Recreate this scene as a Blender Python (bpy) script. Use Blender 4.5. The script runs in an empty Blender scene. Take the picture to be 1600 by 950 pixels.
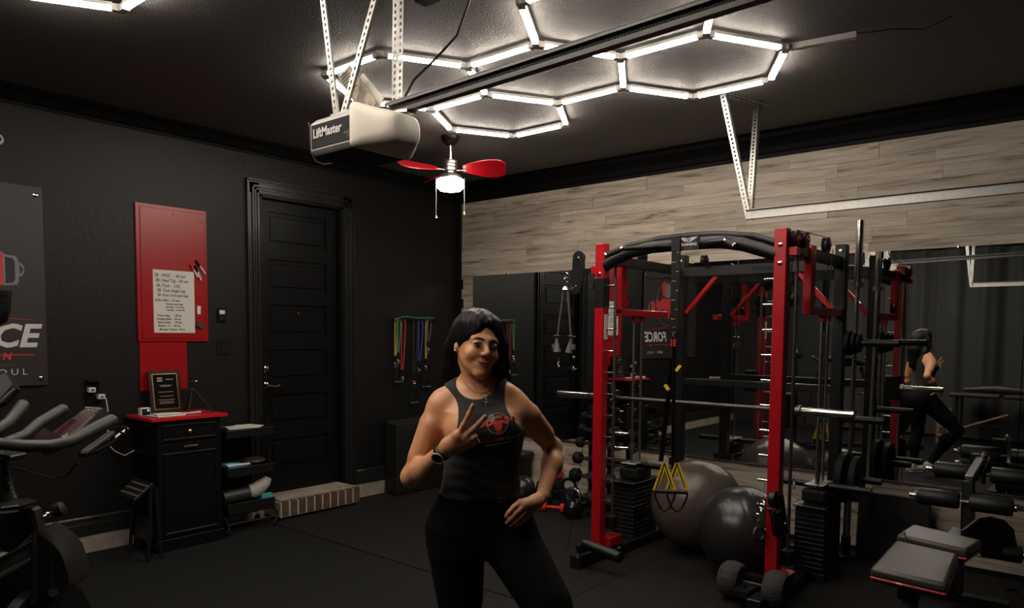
import bpy, math, random
import numpy as np
from mathutils import Vector, Matrix, Euler, Quaternion
from mathutils.bvhtree import BVHTree
random.seed(7)
SC = bpy.context.scene
COL = SC.collection
PI = math.pi
# ------------------------------------------------------------------ camera
cd = bpy.data.cameras.new('camera'); cam = bpy.data.objects.new('camera', cd); COL.objects.link(cam)
cd.sensor_width = 36; cd.lens = 25.71; cd.shift_y = 0.07455; cd.clip_start = 0.05
Fv = Vector((-0.64314, 0.76302, -0.06453)); Rv = Vector((0.76427, 0.64485, 0.00779)); Uv = Vector((-0.04756, 0.04431, 0.99789))
cam.matrix_world = Matrix(((Rv.x, Uv.x, -Fv.x, 0), (Rv.y, Uv.y, -Fv.y, 0), (Rv.z, Uv.z, -Fv.z, 1.5588), (0, 0, 0, 1)))
SC.camera = cam
# ------------------------------------------------------------------ world (a closed garage: nothing but a faint ambient) and exposure
w = bpy.data.worlds.new('world'); SC.world = w; w.use_nodes = True
w.node_tree.nodes['Background'].inputs[0].default_value = (0.01, 0.01, 0.012, 1)
w.node_tree.nodes['Background'].inputs[1].default_value = 0.3
SC.view_settings.view_transform = 'Standard'; SC.view_settings.look = 'None'
SC.view_settings.gamma = 1; SC.view_settings.use_curve_mapping = False
SC.view_settings.exposure = 0.0
TUBE_W = 50.0      # emission of the ceiling light tubes
FAN_W = 18.0
# ------------------------------------------------------------------ room dimensions (metres)
XL = -5.518; WY = 5.643; CZ = 3.10; XR = 3.2; YF = -1.7
# ------------------------------------------------------------------ helpers
WS = [1]            # size factor about the eye point for groups measured at one distance
CE = Vector((0, 0, 1.5588))
class MB:
    """collects shapes, given in world coordinates, for one mesh object"""
    def __init__(s): s.v = []; s.f = []
    def add(s, vs, fs):
        o = len(s.v); s.v += [tuple(a) for a in vs]; s.f += [tuple(i + o for i in f) for f in fs]; return s
    def box(s, c, d, rot=None):
        x, y, z = d[0] / 2, d[1] / 2, d[2] / 2
        vs = [Vector((a * x, b * y, e * z)) for a in (-1, 1) for b in (-1, 1) for e in (-1, 1)]
        if rot is not None: vs = [rot @ v for v in vs]
        return s.add([v + Vector(c) for v in vs], [(0, 1, 3, 2), (4, 6, 7, 5), (0, 4, 5, 1), (2, 3, 7, 6), (0, 2, 6, 4), (1, 5, 7, 3)])
    def bb(s, x0, x1, y0, y1, z0, z1):
        return s.box(((x0 + x1) / 2, (y0 + y1) / 2, (z0 + z1) / 2), (abs(x1 - x0), abs(y1 - y0), abs(z1 - z0)))
    def bar(s, a, b, w, h, up=(0, 0, 1)):
        a = Vector(a); b = Vector(b); z = (b - a); L = z.length; z.normalize(); u = Vector(up)
        x = z.cross(u)
        if x.length < 1e-4: x = z.cross(Vector((0, 1, 0)))
        x.normalize(); y = x.cross(z)
        R = Matrix((x, y, z)).transposed()
        return s.box((a + b) / 2, (w, h, L), R)
    def cyl(s, a, b, r, r2=None, n=16):
        return s.tube([a, b], [r, r if r2 is None else r2], n)
    def tube(s, pts, r, n=10, cap=True, closed=False):
        P = [Vector(q) for q in pts]; m = len(P)
        rr = r if isinstance(r, (list, tuple)) else [r] * m
        T = []
        for i in range(m):
            if closed: t = P[(i + 1) % m] - P[i - 1]
            else: t = P[min(i + 1, m - 1)] - P[max(i - 1, 0)]
            T.append(t.normalized() if t.length > 1e-9 else Vector((0, 0, 1)))
        x = T[0].cross(Vector((0, 0, 1)))
        if x.length < 1e-3: x = T[0].cross(Vector((0, 1, 0)))
        x.normalize(); vs = []
        for i in range(m):
            x = x - T[i] * x.dot(T[i])
            if x.length < 1e-6: x = T[i].orthogonal()
            x.normalize(); y = T[i].cross(x)
            for k in range(n):
                a = 2 * PI * k / n
                vs.append(P[i] + (x * math.cos(a) + y * math.sin(a)) * rr[i])
        fs = []
        for i in range(m if closed else m - 1):
            j = (i + 1) % m
            for k in range(n):
                k2 = (k + 1) % n
                fs.append((i * n + k, i * n + k2, j * n + k2, j * n + k))
        if cap and not closed:
            fs.append(tuple(range(n - 1, -1, -1))); fs.append(tuple((m - 1) * n + k for k in range(n)))
        return s.add(vs, fs)
    def lathe(s, prof, c, axis=(0, 0, 1), n=24):
        """prof: (radius, height along axis)"""
        z = Vector(axis).normalized(); x = z.orthogonal().normalized(); y = z.cross(x); c = Vector(c); vs = []; fs = []
        for r, h in prof:
            for k in range(n):
                a = 2 * PI * k / n; vs.append(c + z * h + (x * math.cos(a) + y * math.sin(a)) * max(r, 1e-5))
        for i in range(len(prof) - 1):
            for k in range(n):
                k2 = (k + 1) % n; fs.append((i * n + k, i * n + k2, (i + 1) * n + k2, (i + 1) * n + k))
        fs.append(tuple(range(n - 1, -1, -1))); fs.append(tuple((len(prof) - 1) * n + k for k in range(n)))
        return s.add(vs, fs)
    def torus(s, c, axis, R, r, n=24, m=8):
        z = Vector(axis).normalized(); x = z.orthogonal().normalized(); y = z.cross(x); c = Vector(c)
        return s.tube([c + (x * math.cos(2 * PI * k / n) + y * math.sin(2 * PI * k / n)) * R for k in range(n)], r, m, closed=True)
    def ell(s, c, r, n=16, m=10, rot=None):
        c = Vector(c); vs = []; fs = []
        if not isinstance(r, (tuple, list)): r = (r, r, r)
        for i in range(m + 1):
            t = PI * i / m
            for k in range(n):
                a = 2 * PI * k / n
                q = Vector((r[0] * math.sin(t) * math.cos(a), r[1] * math.sin(t) * math.sin(a), r[2] * math.cos(t)))
                if rot is not None: q = rot @ q
                vs.append(c + q)
        for i in range(m):
            for k in range(n):
                k2 = (k + 1) % n; fs.append((i * n + k, (i + 1) * n + k, (i + 1) * n + k2, i * n + k2))
        return s.add(vs, fs)
    def prism(s, poly, n, t):
        """poly: 3-D points of a flat outline, pushed along n by t"""
        P = [Vector(q) for q in poly]; n = Vector(n).normalized() * t; m = len(P)
        fs = [tuple(range(m - 1, -1, -1)), tuple(range(m, 2 * m))] + [(i, (i + 1) % m, (i + 1) % m + m, i + m) for i in range(m)]
        return s.add(P + [q + n for q in P], fs)
    def build(s, name, m, parent=None, bev=0, sm=True, seg=1):
        me = bpy.data.meshes.new(name)
        inv = rootinv(parent)
        if WS[0] != 1: s.v = [CE + (Vector(q) - CE) * WS[0] for q in s.v]
        me.from_pydata([inv @ Vector(v) for v in s.v] if inv else s.v, [], s.f)
        me.validate(); me.update()
        import bmesh
        b = bmesh.new(); b.from_mesh(me); bmesh.ops.remove_doubles(b, verts=b.verts, dist=1e-6)
        bmesh.ops.recalc_face_normals(b, faces=b.faces); b.to_mesh(me); b.free()
        if sm:
            me.polygons.foreach_set('use_smooth', [True] * len(me.polygons)); me.set_sharp_from_angle(angle=math.radians(38))
        me.materials.append(m)
        o = bpy.data.objects.new(name, me); COL.objects.link(o)
        if parent is not None: o.parent = parent
        if bev:
            d = o.modifiers.new('bevel', 'BEVEL'); d.width = bev; d.segments = seg; d.limit_method = 'ANGLE'; d.angle_limit = math.radians(50)
        return o
ROOT = {}
def rootinv(parent):
    o = parent
    while o is not None:
        if o.name in ROOT: return ROOT[o.name]
        o = o.parent
    return None
def tag(o, label, cat, group=None):
    o['label'] = label; o['category'] = cat
    if group: o['group'] = group
    return o
def thing(name, label, cat, loc=(0, 0, 0), rz=0, group=None):
    o = bpy.data.objects.new(name, None); COL.objects.link(o); o.location = loc; o.rotation_euler = (0, 0, rz); o.empty_display_size = .1
    ROOT[o.name] = (Matrix.Translation(Vector(loc)) @ Matrix.Rotation(rz, 4, 'Z')).inverted()
    return tag(o, label, cat, group)
def dup(root, loc, rot=None, label=None, group=None):
    kids = [o for o in bpy.data.objects if o.parent == root]
    r = root.copy(); COL.objects.link(r); r.location = loc
    if rot is not None: r.rotation_euler = rot
    if label: r['label'] = label
    if group: r['group'] = group
    for k in kids:
        c = k.copy(); COL.objects.link(c); c.parent = r
        for g in [o for o in bpy.data.objects if o.parent == k]:
            d = g.copy(); COL.objects.link(d); d.parent = c
    return r
def struct(o, kind='structure'): o['kind'] = kind; return o
# ------------------------------------------------------------------ materials
def mat(name, col, rough=.5, metal=0, bump=None, spec=.5, coat=0, emit=None, sheen=0, var=None, sub=0):
    m = bpy.data.materials.new(name); m.use_nodes = True; nt = m.node_tree; b = nt.nodes['Principled BSDF']
    b.inputs['Base Color'].default_value = (*col, 1); b.inputs['Roughness'].default_value = rough; b.inputs['Metallic'].default_value = metal
    b.inputs['Specular IOR Level'].default_value = spec; b.inputs['Coat Weight'].default_value = coat
    if sheen: b.inputs['Sheen Weight'].default_value = sheen
    if sub:
        b.inputs['Subsurface Weight'].default_value = sub; b.inputs['Subsurface Radius'].default_value = (.02, .008, .004); b.inputs['Subsurface Scale'].default_value = 1
    if emit: b.inputs['Emission Color'].default_value = (*emit[0], 1); b.inputs['Emission Strength'].default_value = emit[1]
    tc = nt.nodes.new('ShaderNodeTexCoord')
    if bump:   # (scale, strength, distance)
        n = nt.nodes.new('ShaderNodeTexNoise'); n.inputs['Scale'].default_value = bump[0]; n.inputs['Detail'].default_value = 4
        bp = nt.nodes.new('ShaderNodeBump'); bp.inputs['Strength'].default_value = bump[1]; bp.inputs['Distance'].default_value = bump[2]
        nt.links.new(tc.outputs['Object'], n.inputs['Vector']); nt.links.new(n.outputs['Fac'], bp.inputs['Height']); nt.links.new(bp.outputs['Normal'], b.inputs['Normal'])
    if var:    # (scale, other colour)
        n = nt.nodes.new('ShaderNodeTexNoise'); n.inputs['Scale'].default_value = var[0]; n.inputs['Detail'].default_value = 5
        mx = nt.nodes.new('ShaderNodeMix'); mx.data_type = 'RGBA'; r = nt.nodes.new('ShaderNodeValToRGB'); r.color_ramp.elements[0].position = .38; r.color_ramp.elements[1].position = .62
        nt.links.new(tc.outputs['Object'], n.inputs['Vector']); nt.links.new(n.outputs['Fac'], r.inputs['Fac']); nt.links.new(r.outputs['Color'], mx.inputs['Factor'])
        mx.inputs['A'].default_value = (*col, 1); mx.inputs['B'].default_value = (*var[1], 1); nt.links.new(mx.outputs['Result'], b.inputs['Base Color'])
    return m
M = {}
M['wallblack'] = mat('black_wall_paint', (.0080, .0072, .0066), .46, bump=(34, .45, .005), spec=.27)
M['ceil'] = mat('dark_ceiling_texture', (.165, .153, .145), .66, bump=(80, .8, .005), spec=.25)
M['doorblack'] = mat('black_satin_paint', (.0042, .0042, .0046), .38, spec=.22)
M['trimblack'] = mat('black_trim_paint', (.0080, .0078, .0078), .34, spec=.35)
M['black'] = mat('black_plastic', (.0065, .0065, .007), .40, spec=.32)
M['blackgloss'] = mat('black_gloss', (.008, .008, .009), .16)
M['blackmetal'] = mat('black_powder_coat', (.009, .009, .0095), .36, spec=.35, bump=(900, .15, .001))
M['red'] = mat('red_powder_coat', (.42, .004, .010), .32, coat=.2)
M['redpaint'] = mat('red_wall_paint', (.30, .004, .007), .30)
M['redplastic'] = mat('red_plastic', (.55, .02, .015), .4)
M['chrome'] = mat('chrome', (.72, .70, .67), .14, 1)
M['steel'] = mat('brushed_steel', (.42, .40, .38), .34, 1)
M['rail'] = mat('dull_rail_steel', (.10, .095, .09), .45, .6)
M['kneebox'] = mat('soft_black_vinyl', (.007, .0065, .006), .5)
M['galv'] = mat('galvanised_steel', (.44, .43, .41), .42, 1, var=(60, (.38, .37, .355)))
M['rubber'] = mat('black_rubber', (.007, .007, .007), .62, spec=.3, bump=(160, .3, .002))
M['foam'] = mat('black_foam', (.009, .009, .009), .45, spec=.4)
M['vinyl'] = mat('black_vinyl', (.022, .019, .017), .42, bump=(70, .15, .003))
M['white'] = mat('white_plastic', (.62, .60, .56), .4)
M['whiteprint'] = mat('white_print', (.55, .54, .52), .5)
M['greyprint'] = mat('grey_print', (.16, .16, .165), .5)
M['redprint'] = mat('red_print', (.5, .03, .03), .5)
M['darkprint'] = mat('dark_print', (.012, .012, .012), .6)
M['ink'] = mat('black_ink', (.02, .02, .025), .6)
M['benchvinyl'] = mat('bench_vinyl', (.045, .039, .033), .40, bump=(60, .2, .003))
M['crown'] = mat('matt_black_crown', (.0035, .0034, .0034), .6, spec=.15)
M['ridge'] = mat('lit_black_moulding', (.016, .0155, .015), .28, spec=.5)  # lightened black: the light caught on raised bands is put into the colour
M['paper'] = mat('paper', (.62, .59, .53), .7)
M['concrete'] = mat('concrete', (.34, .29, .235), .85, bump=(30, .5, .004), var=(9, (.24, .20, .16)))
M['brick'] = mat('brown_brick', (.10, .052, .034), .85, bump=(60, .5, .004), var=(30, (.06, .035, .026)))
M['mortar'] = mat('mortar', (.42, .36, .29), .9, bump=(60, .4, .003))
M['brass'] = mat('brass', (.75, .52, .25), .3, 1)
M['yellow'] = mat('yellow_webbing', (.72, .48, .02), .6)
M['cloth'] = mat('black_curtain_cloth', (.030, .030, .030), .8, sheen=.15)
M['wood'] = mat('light_wood', (.36, .20, .10), .5, var=(14, (.28, .15, .07)))
M['lens'] = mat('frosted_lens', (.70, .64, .55), .45)
M['optop'] = mat('opener_shell', (.42, .40, .37), .45)
M['label'] = mat('dark_label', (.016, .016, .018), .7, spec=.2)
M['tube'] = mat('light_tube', (1, 1, 1), .5, emit=((1.0, .90, .78), TUBE_W))
M['dome'] = mat('lit_glass_dome', (1, 1, 1), .4, emit=((1.0, .93, .84), FAN_W))
M['ballgrey'] = mat('taupe_ball_vinyl', (.085, .068, .058), .27)
M['ballblack'] = mat('black_ball_vinyl', (.022, .021, .021), .27)
M['mirror'] = mat('mirror_silver', (.80, .82, .81), .008, 1)
M['glassblack'] = mat('black_screen', (.006, .006, .007), .1)
M['screenred'] = mat('lit_red_screen', (.02, .004, .004), .15, emit=((.42, .06, .07), .030))
M['led'] = mat('blue_lit_display', (.02, .05, .3), .2, emit=((.1, .3, 1), 2.0))
M['blue'] = mat('blue_plastic', (.02, .2, .5), .35)
M['teal'] = mat('teal_label', (.05, .35, .33), .4)
M['towel'] = mat('grey_towel', (.34, .32, .29), .85)
M['wallrear'] = mat('dark_rear_wall', (.015, .015, .015), .6)
def planks_mat():
    m = bpy.data.materials.new('whitewashed_plank'); m.use_nodes = True; nt = m.node_tree; L = nt.links.new; N = nt.nodes.new
    b = nt.nodes['Principled BSDF']; tc = N('ShaderNodeTexCoord'); oi = N('ShaderNodeObjectInfo')
    mp = N('ShaderNodeMapping'); mp.inputs['Scale'].default_value = (1.3, 6, 16)
    off = N('ShaderNodeVectorMath'); off.operation = 'ADD'; cmb = N('ShaderNodeCombineXYZ'); mul = N('ShaderNodeMath'); mul.operation = 'MULTIPLY'; mul.inputs[1].default_value = 37
    L(oi.outputs['Random'], mul.inputs[0]); L(mul.outputs[0], cmb.inputs[0]); L(mul.outputs[0], cmb.inputs[2])
    L(tc.outputs['Object'], off.inputs[0]); L(cmb.outputs[0], off.inputs[1]); L(off.outputs[0], mp.inputs['Vector'])
    n = N('ShaderNodeTexNoise'); n.inputs['Scale'].default_value = 1.6; n.inputs['Detail'].default_value = 8; n.inputs['Roughness'].default_value = .62; n.inputs['Distortion'].default_value = .6
    L(mp.outputs[0], n.inputs['Vector'])
    r = N('ShaderNodeValToRGB'); e = r.color_ramp.elements; e[0].position = .33; e[0].color = (.15, .105, .072, 1); e[1].position = .60; e[1].color = (.58, .505, .415, 1)
    k = r.color_ramp.elements.new(.42); k.color = (.43, .355, .27, 1); k = r.color_ramp.elements.new(.52); k.color = (.51, .44, .355, 1)
    L(n.outputs['Fac'], r.inputs['Fac'])
    # fine grain
    mp2 = N('ShaderNodeMapping'); mp2.inputs['Scale'].default_value = (3, 20, 90); L(off.outputs[0], mp2.inputs['Vector'])
    n2 = N('ShaderNodeTexNoise'); n2.inputs['Scale'].default_value = 1.5; n2.inputs['Detail'].default_value = 5; L(mp2.outputs[0], n2.inputs['Vector'])
    g = N('ShaderNodeMapRange'); g.inputs['From Min'].default_value = .3; g.inputs['From Max'].default_value = .7; g.inputs['To Min'].default_value = .82; g.inputs['To Max'].default_value = 1.08; L(n2.outputs['Fac'], g.inputs['Value'])
    # plank tone
    t = N('ShaderNodeMapRange'); t.inputs['To Min'].default_value = .78; t.inputs['To Max'].default_value = 1.10; L(oi.outputs['Random'], t.inputs['Value'])
    mm = N('ShaderNodeMath'); mm.operation = 'MULTIPLY'; L(g.outputs[0], mm.inputs[0]); L(t.outputs[0], mm.inputs[1])
    vm = N('ShaderNodeVectorMath'); vm.operation = 'SCALE'; L(r.outputs['Color'], vm.inputs[0]); L(mm.outputs[0], vm.inputs['Scale'])
    L(vm.outputs[0], b.inputs['Base Color']); b.inputs['Roughness'].default_value = .55
    bp = N('ShaderNodeBump'); bp.inputs['Strength'].default_value = .35; bp.inputs['Distance'].default_value = .003; L(n2.outputs['Fac'], bp.inputs['Height']); L(bp.outputs[0], b.inputs['Normal'])
    return m
M['plank'] = planks_mat()
def speckle_mat():
    m = mat('speckled_rubber', (.016, .015, .015), .78, spec=.25); nt = m.node_tree; L = nt.links.new; N = nt.nodes.new; b = nt.nodes['Principled BSDF']
    tc = N('ShaderNodeTexCoord'); v = N('ShaderNodeTexNoise'); v.inputs['Scale'].default_value = 95; v.inputs['Detail'].default_value = 3
    r = N('ShaderNodeValToRGB'); r.color_ramp.elements[0].position = .50; r.color_ramp.elements[0].color = (.0035, .0035, .0035, 1); r.color_ramp.elements[1].position = .68; r.color_ramp.elements[1].color = (.026, .025, .025, 1)
    L(tc.outputs['Object'], v.inputs['Vector']); L(v.outputs['Fac'], r.inputs['Fac']); L(r.outputs['Color'], b.inputs['Base Color'])
    bp = N('ShaderNodeBump'); bp.inputs['Strength'].default_value = .5; bp.inputs['Distance'].default_value = .004; L(v.outputs['Fac'], bp.inputs['Height']); L(bp.outputs[0], b.inputs['Normal'])
    return m
M['speckle'] = speckle_mat()
def tread_mat():
    m = mat('tread_plate_rubber', (.0085, .0068, .0057), .70, spec=.3); nt = m.node_tree; L = nt.links.new; N = nt.nodes.new; b = nt.nodes['Principled BSDF']
    tc = N('ShaderNodeTexCoord'); mp = N('ShaderNodeMapping'); mp.inputs['Rotation'].default_value = (0, 0, .785); mp.inputs['Scale'].default_value = (30, 30, 30); L(tc.outputs['Object'], mp.inputs['Vector'])
    br = N('ShaderNodeTexBrick'); br.inputs['Scale'].default_value = 1; br.inputs['Mortar Size'].default_value = .22; br.inputs['Mortar Smooth'].default_value = .6; br.inputs['Brick Width'].default_value = 1.2; br.inputs['Row Height'].default_value = .6
    L(mp.outputs[0], br.inputs['Vector'])
    bp = N('ShaderNodeBump'); bp.inputs['Strength'].default_value = .8; bp.inputs['Distance'].default_value = .004; bp.invert = True; L(br.outputs['Fac'], bp.inputs['Height']); L(bp.outputs[0], b.inputs['Normal'])
    return m
M['tread'] = tread_mat()

def text(name, s, size, m, parent, org, ux, uy, ex=.0012, align='LEFT', bold=0, shear=0, sx=1):
    """lettering as a thin mesh: org = anchor, ux/uy = reading and up directions in the world"""
    cu = bpy.data.curves.new(name, 'FONT'); cu.body = s; cu.size = size; cu.align_x = align; cu.extrude = ex / 2; cu.offset = bold; cu.shear = shear; cu.resolution_u = 2
    t = bpy.data.objects.new('tmp', cu); COL.objects.link(t)
    me = bpy.data.meshes.new_from_object(t); bpy.data.objects.remove(t); bpy.data.curves.remove(cu)
    ux = Vector(ux).normalized(); uy = Vector(uy).normalized(); uz = ux.cross(uy)
    mw = Matrix.Translation(Vector(org)) @ Matrix((ux, uy, uz)).transposed().to_4x4() @ Matrix.Diagonal((sx, 1, 1, 1))
    if WS[0] != 1: mw = Matrix.Translation(CE) @ Matrix.Scale(WS[0], 4) @ Matrix.Translation(-CE) @ mw
    inv = rootinv(parent); me.transform(inv @ mw if inv else mw)
    me.materials.clear(); me.materials.append(m)
    me.polygons.foreach_set('material_index', [0] * len(me.polygons))
    o = bpy.data.objects.new(name, me); COL.objects.link(o)
    if parent is not None: o.parent = parent
    return o

# ================================================================== THE ROOM
struct(MB().bb(XL - .2, XR + .2, YF - .2, WY + .2, -.16, -.012).build('floor', M['concrete'], sm=False))
struct(MB().bb(XL - .2, XR + .2, YF - .2, WY + .2, CZ, CZ + .15).build('ceiling', M['ceil'], sm=False))
# left wall with the door opening (y 3.32..4.12, z .14..2.66), a poured kerb below
wl = MB(); T = .16
wl.bb(XL - T, XL, YF - .2, 3.31, .13, CZ); wl.bb(XL - T, XL, 4.13, WY + .16, .13, CZ); wl.bb(XL - T, XL, 3.31, 4.13, 2.67, CZ)
wall_left = struct(wl.build('wall_left', M['wallblack'], sm=False))
MB().bb(XL - T, XL + .004, YF - .2, WY, -.012, .125).build('kerb', M['concrete'], wall_left, sm=False)
struct(MB().bb(XL, XR + .2, WY + .004, WY + .16, -.012, CZ).build('wall_back', M['darkprint'], sm=False))
wall_back = bpy.data.objects['wall_back']
struct(MB().bb(XR, XR + .15, YF - .2, WY + .2, -.012, CZ).build('wall_right', M['wallrear'], sm=False))
struct(MB().bb(XL - .16, XR + .15, YF - .15, YF, -.012, CZ).build('wall_front', M['wallrear'], sm=False))
# planks of the back wall, row by row, each one a board
z = .03; row = 0; PL = [('s', []), ]
MX0, MX1, MZ0, MZ1 = -5.28, .95, .545, 2.15
npl = 0
while z < 2.905:
    h = random.choice((.088, .098, .104, .118, .098)); z1 = min(z + h, 2.915)
    if 2.915 - z1 < .05: z1 = 2.915
    x = XL + .10 - random.random() * .6
    while x < XR:
        l = random.choice((.62, .9, 1.22, .75, 1.22)); x1 = x + l
        a = max(x, XL + .062); b_ = min(x1, XR)
        hidden = (a > MX0 + .02 and b_ < MX1 - .02 and z > MZ0 + .01 and z1 < MZ1 - .01) or a > 1.3
        if b_ - a > .03 and not hidden:
            d = random.uniform(.010, .0135)
            MB().bb(a + .0008, b_ - .0008, WY - d, WY + .003, z + .0008, z1 - .0008).build('plank', M['plank'], wall_back, sm=False); npl += 1
        x = x1
    z = z1; row += 1
MB().bb(XL + .06, XR, WY - .018, WY, -.01, .028).build('base_strip', M['trimblack'], wall_back, sm=False)
# crown mouldings and corner trim
def crown(name, prof, a, b, out):
    """prof: (distance from wall, height) swept from a to b"""
    a = Vector(a); b = Vector(b); out = Vector(out); m = MB(); k = len(prof)
    vs = [p0 + out * d + Vector((0, 0, h)) for p0 in (a, b) for d, h in prof]
    m.add(vs, [(i, (i + 1) % k, (i + 1) % k + k, i + k) for i in range(k)] + [tuple(range(k)), tuple(range(2 * k - 1, k - 1, -1))])
    return struct(m.build(name, M['crown'], sm=False))
cp = [(0, 0), (.012, 0), (.016, .03), (.03, .036), (.045, .075), (.085, .13), (.10, .135), (.105, .165), (.125, .185), (0, .185)]
crown('trim_1', cp, (XL, WY, 2.915), (XR, WY, 2.915), (0, -1, 0))
cp2 = [(0, 0), (.01, 0), (.014, .02), (.03, .03), (.06, .08), (.075, .085), (.09, .11), (0, .11)]
crown('trim_2', cp2, (XL, YF, 2.99), (XL, WY, 2.99), (1, 0, 0))
ct = MB()
for dx, w_, dd in ((.0, .062, .022), (.004, .014, .034), (.024, .010, .030), (.042, .014, .034)): ct.bb(XL + dx, XL + dx + w_, WY - dd, WY, -.01, 2.915)
struct(ct.build('trim_3', M['trimblack'], sm=False))
# left wall baseboard above the kerb (three raised bands)
bbp = [(0, .128), (.016, .128), (.016, .205), (.013, .209), (.020, .214), (.020, .219), (.014, .224), (.018, .229), (.018, .242), (.010, .247), (.006, .256), (0, .256)]
def base(name, y0, y1):
    m = MB(); k = len(bbp)
    vs = [(XL + d, y, h) for y in (y0, y1) for d, h in bbp]
    m.add(vs, [(i, (i + 1) % k, (i + 1) % k + k, i + k) for i in range(k)] + [tuple(range(k)), tuple(range(2 * k - 1, k - 1, -1))])
    return struct(m.build(name, M['ridge'], sm=False))
base('baseboard_left', YF, 3.195); base('baseboard_left.001', 4.245, WY)
# ---- floor mats
def matpiece(name, x0, x1, y0, y1, m, label, g, z0=-.012, t=.012):
    o = MB().bb(x0, x1, y0, y1, z0, z0 + t).build(name, m, bev=.002, sm=False); return tag(o, label, 'mat', g)
g = 'speckled rubber mats of the front half'
matpiece('rubber_mat', XL + .01, -2.9, YF + .02, 3.23, M['speckle'], 'speckled black rubber mat along the cabinet and bike side of the floor', None)
matpiece('rubber_mat', -2.895, -.2, YF + .02, 2.2, M['speckle'], 'speckled black rubber mat under the woman\'s feet', None)
matpiece('rubber_mat', -.195, XR - .01, YF + .02, 2.2, M['speckle'], 'speckled black rubber mat nearest to the photographer', None)
matpiece('rubber_mat', -2.895, XR - .01, 2.205, 3.23, M['tread'], 'plain brown-black rubber mat seen between the woman\'s legs', None)
matpiece('rubber_mat', XL + .04, -2.45, 3.245, WY - .03, M['tread'], 'tread-pattern black rubber mat in front of the door and dumbbells', None)
matpiece('rubber_mat', -2.445, XR - .01, 3.245, WY - .03, M['tread'], 'tread-pattern black rubber mat under the rack and the bench', None)

# ---- the door (door_1) with its casing, panels, hardware
DX = XL - .075          # face of the slab
door = struct(MB().bb(DX - .04, DX, 3.335, 4.105, .175, 2.655).build('door_1', M['doorblack'], sm=False))
fr = MB()
# stiles and rails proud of the recessed panels
SY0, SY1 = 3.335, 4.105; PY0, PY1 = 3.41, 4.00
fr.bb(DX, DX + .018, SY0, PY0, .175, 2.655); fr.bb(DX, DX + .018, PY1, SY1, .175, 2.655)
pz = [(2.56, 2.28), (2.165, 1.895), (1.785, 1.435), (1.13 + .19, 1.135), (1.015, .755), (.63, .37)]
pz = [(2.56, 2.285), (2.165, 1.90), (1.785, 1.52), (1.40, 1.135), (1.015, .755), (.63, .37)]
zs = [2.655] + [q for a in pz for q in a] + [.175]
for i in range(0, len(zs), 2): fr.bb(DX, DX + .018, PY0, PY1, zs[i + 1], zs[i])
fr.build('door_frame', M['doorblack'], door, bev=.003, sm=False)
for a, b_ in pz:
    MB().bb(DX, DX + .011, PY0 + .035, PY1 - .035, b_ + .035, a - .035).build('panel', M['doorblack'], door, bev=.009, sm=False)
jm = MB()
for y0, y1 in ((3.30, 3.33), (4.11, 4.14)): jm.bb(XL - .15, XL + .004, y0, y1, .15, 2.69)
jm.bb(XL - .15, XL + .004, 3.30, 4.14, 2.66, 2.69); jm.build('jamb', M['doorblack'], door, sm=False)
cs = MB()
for w0, w1, d in ((.0, .115, .014), (.006, .022, .026), (.030, .042, .022), (.052, .066, .027), (.088, .098, .020), (.102, .114, .030)):
    z1 = 2.68 + w1
    cs.bb(XL, XL + d, 3.30 - w1, 3.30 - w0, .13, z1); cs.bb(XL, XL + d, 4.14 + w0, 4.14 + w1, .13, z1); cs.bb(XL, XL + d, 3.30 - w1, 4.14 + w1, 2.68 + w0, z1)
struct(cs.build('trim_4', M['ridge'], sm=False))
hy = 3.372
k = MB().lathe([(.030, 0), (.030, .006), (.024, .012), (.024, .022), (.018, .026), (0.0, .027)], (DX + .018, hy, 1.24), (1, 0, 0)); k.build('deadbolt', M['chrome'], door)
k = MB().lathe([(.031, 0), (.031, .006), (.018, .012), (.012, .03), (.012, .05)], (DX + .018, hy, 1.10), (1, 0, 0))
k.tube([(DX + .062, hy, 1.10), (DX + .066, hy + .03, 1.098), (DX + .066, hy + .075, 1.09), (DX + .068, hy + .11, 1.10)], [.011, .010, .008, .006], 10)
k.build('door_handle', M['chrome'], door)
MB().lathe([(.011, 0), (.011, .004), (.004, .006)], (DX + .02, 3.70, 1.715), (1, 0, 0)).build('peephole', M['chrome'], door)
# threshold: sill slab and a row of brown bricks in light mortar
th = thing('brick_threshold', 'low brick doorstep with light mortar and a grey sill at the foot of the door', 'doorstep', (XL, 3.2, 0))
MB().bb(XL - .15, XL + .245, 3.315, 4.125, .02, .150).build('mortar_bed', M['mortar'], th, bev=.004, sm=False)
MB().prism([(XL - .15, 3.33, .150), (XL - .15, 4.11, .150), (XL + .22, 4.11, .150), (XL + .22, 3.33, .150)], (0, 0, 1), .014).build('sill', M['concrete'], th, sm=False)
for i in range(10):
    y0 = 3.325 + i * .081
    MB().bb(XL + .10, XL + .253, y0 + .004, y0 + .067, .030, .158 + random.uniform(-.002, .002)).build('brick', M['brick'], th, bev=.004, sm=False)
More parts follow.
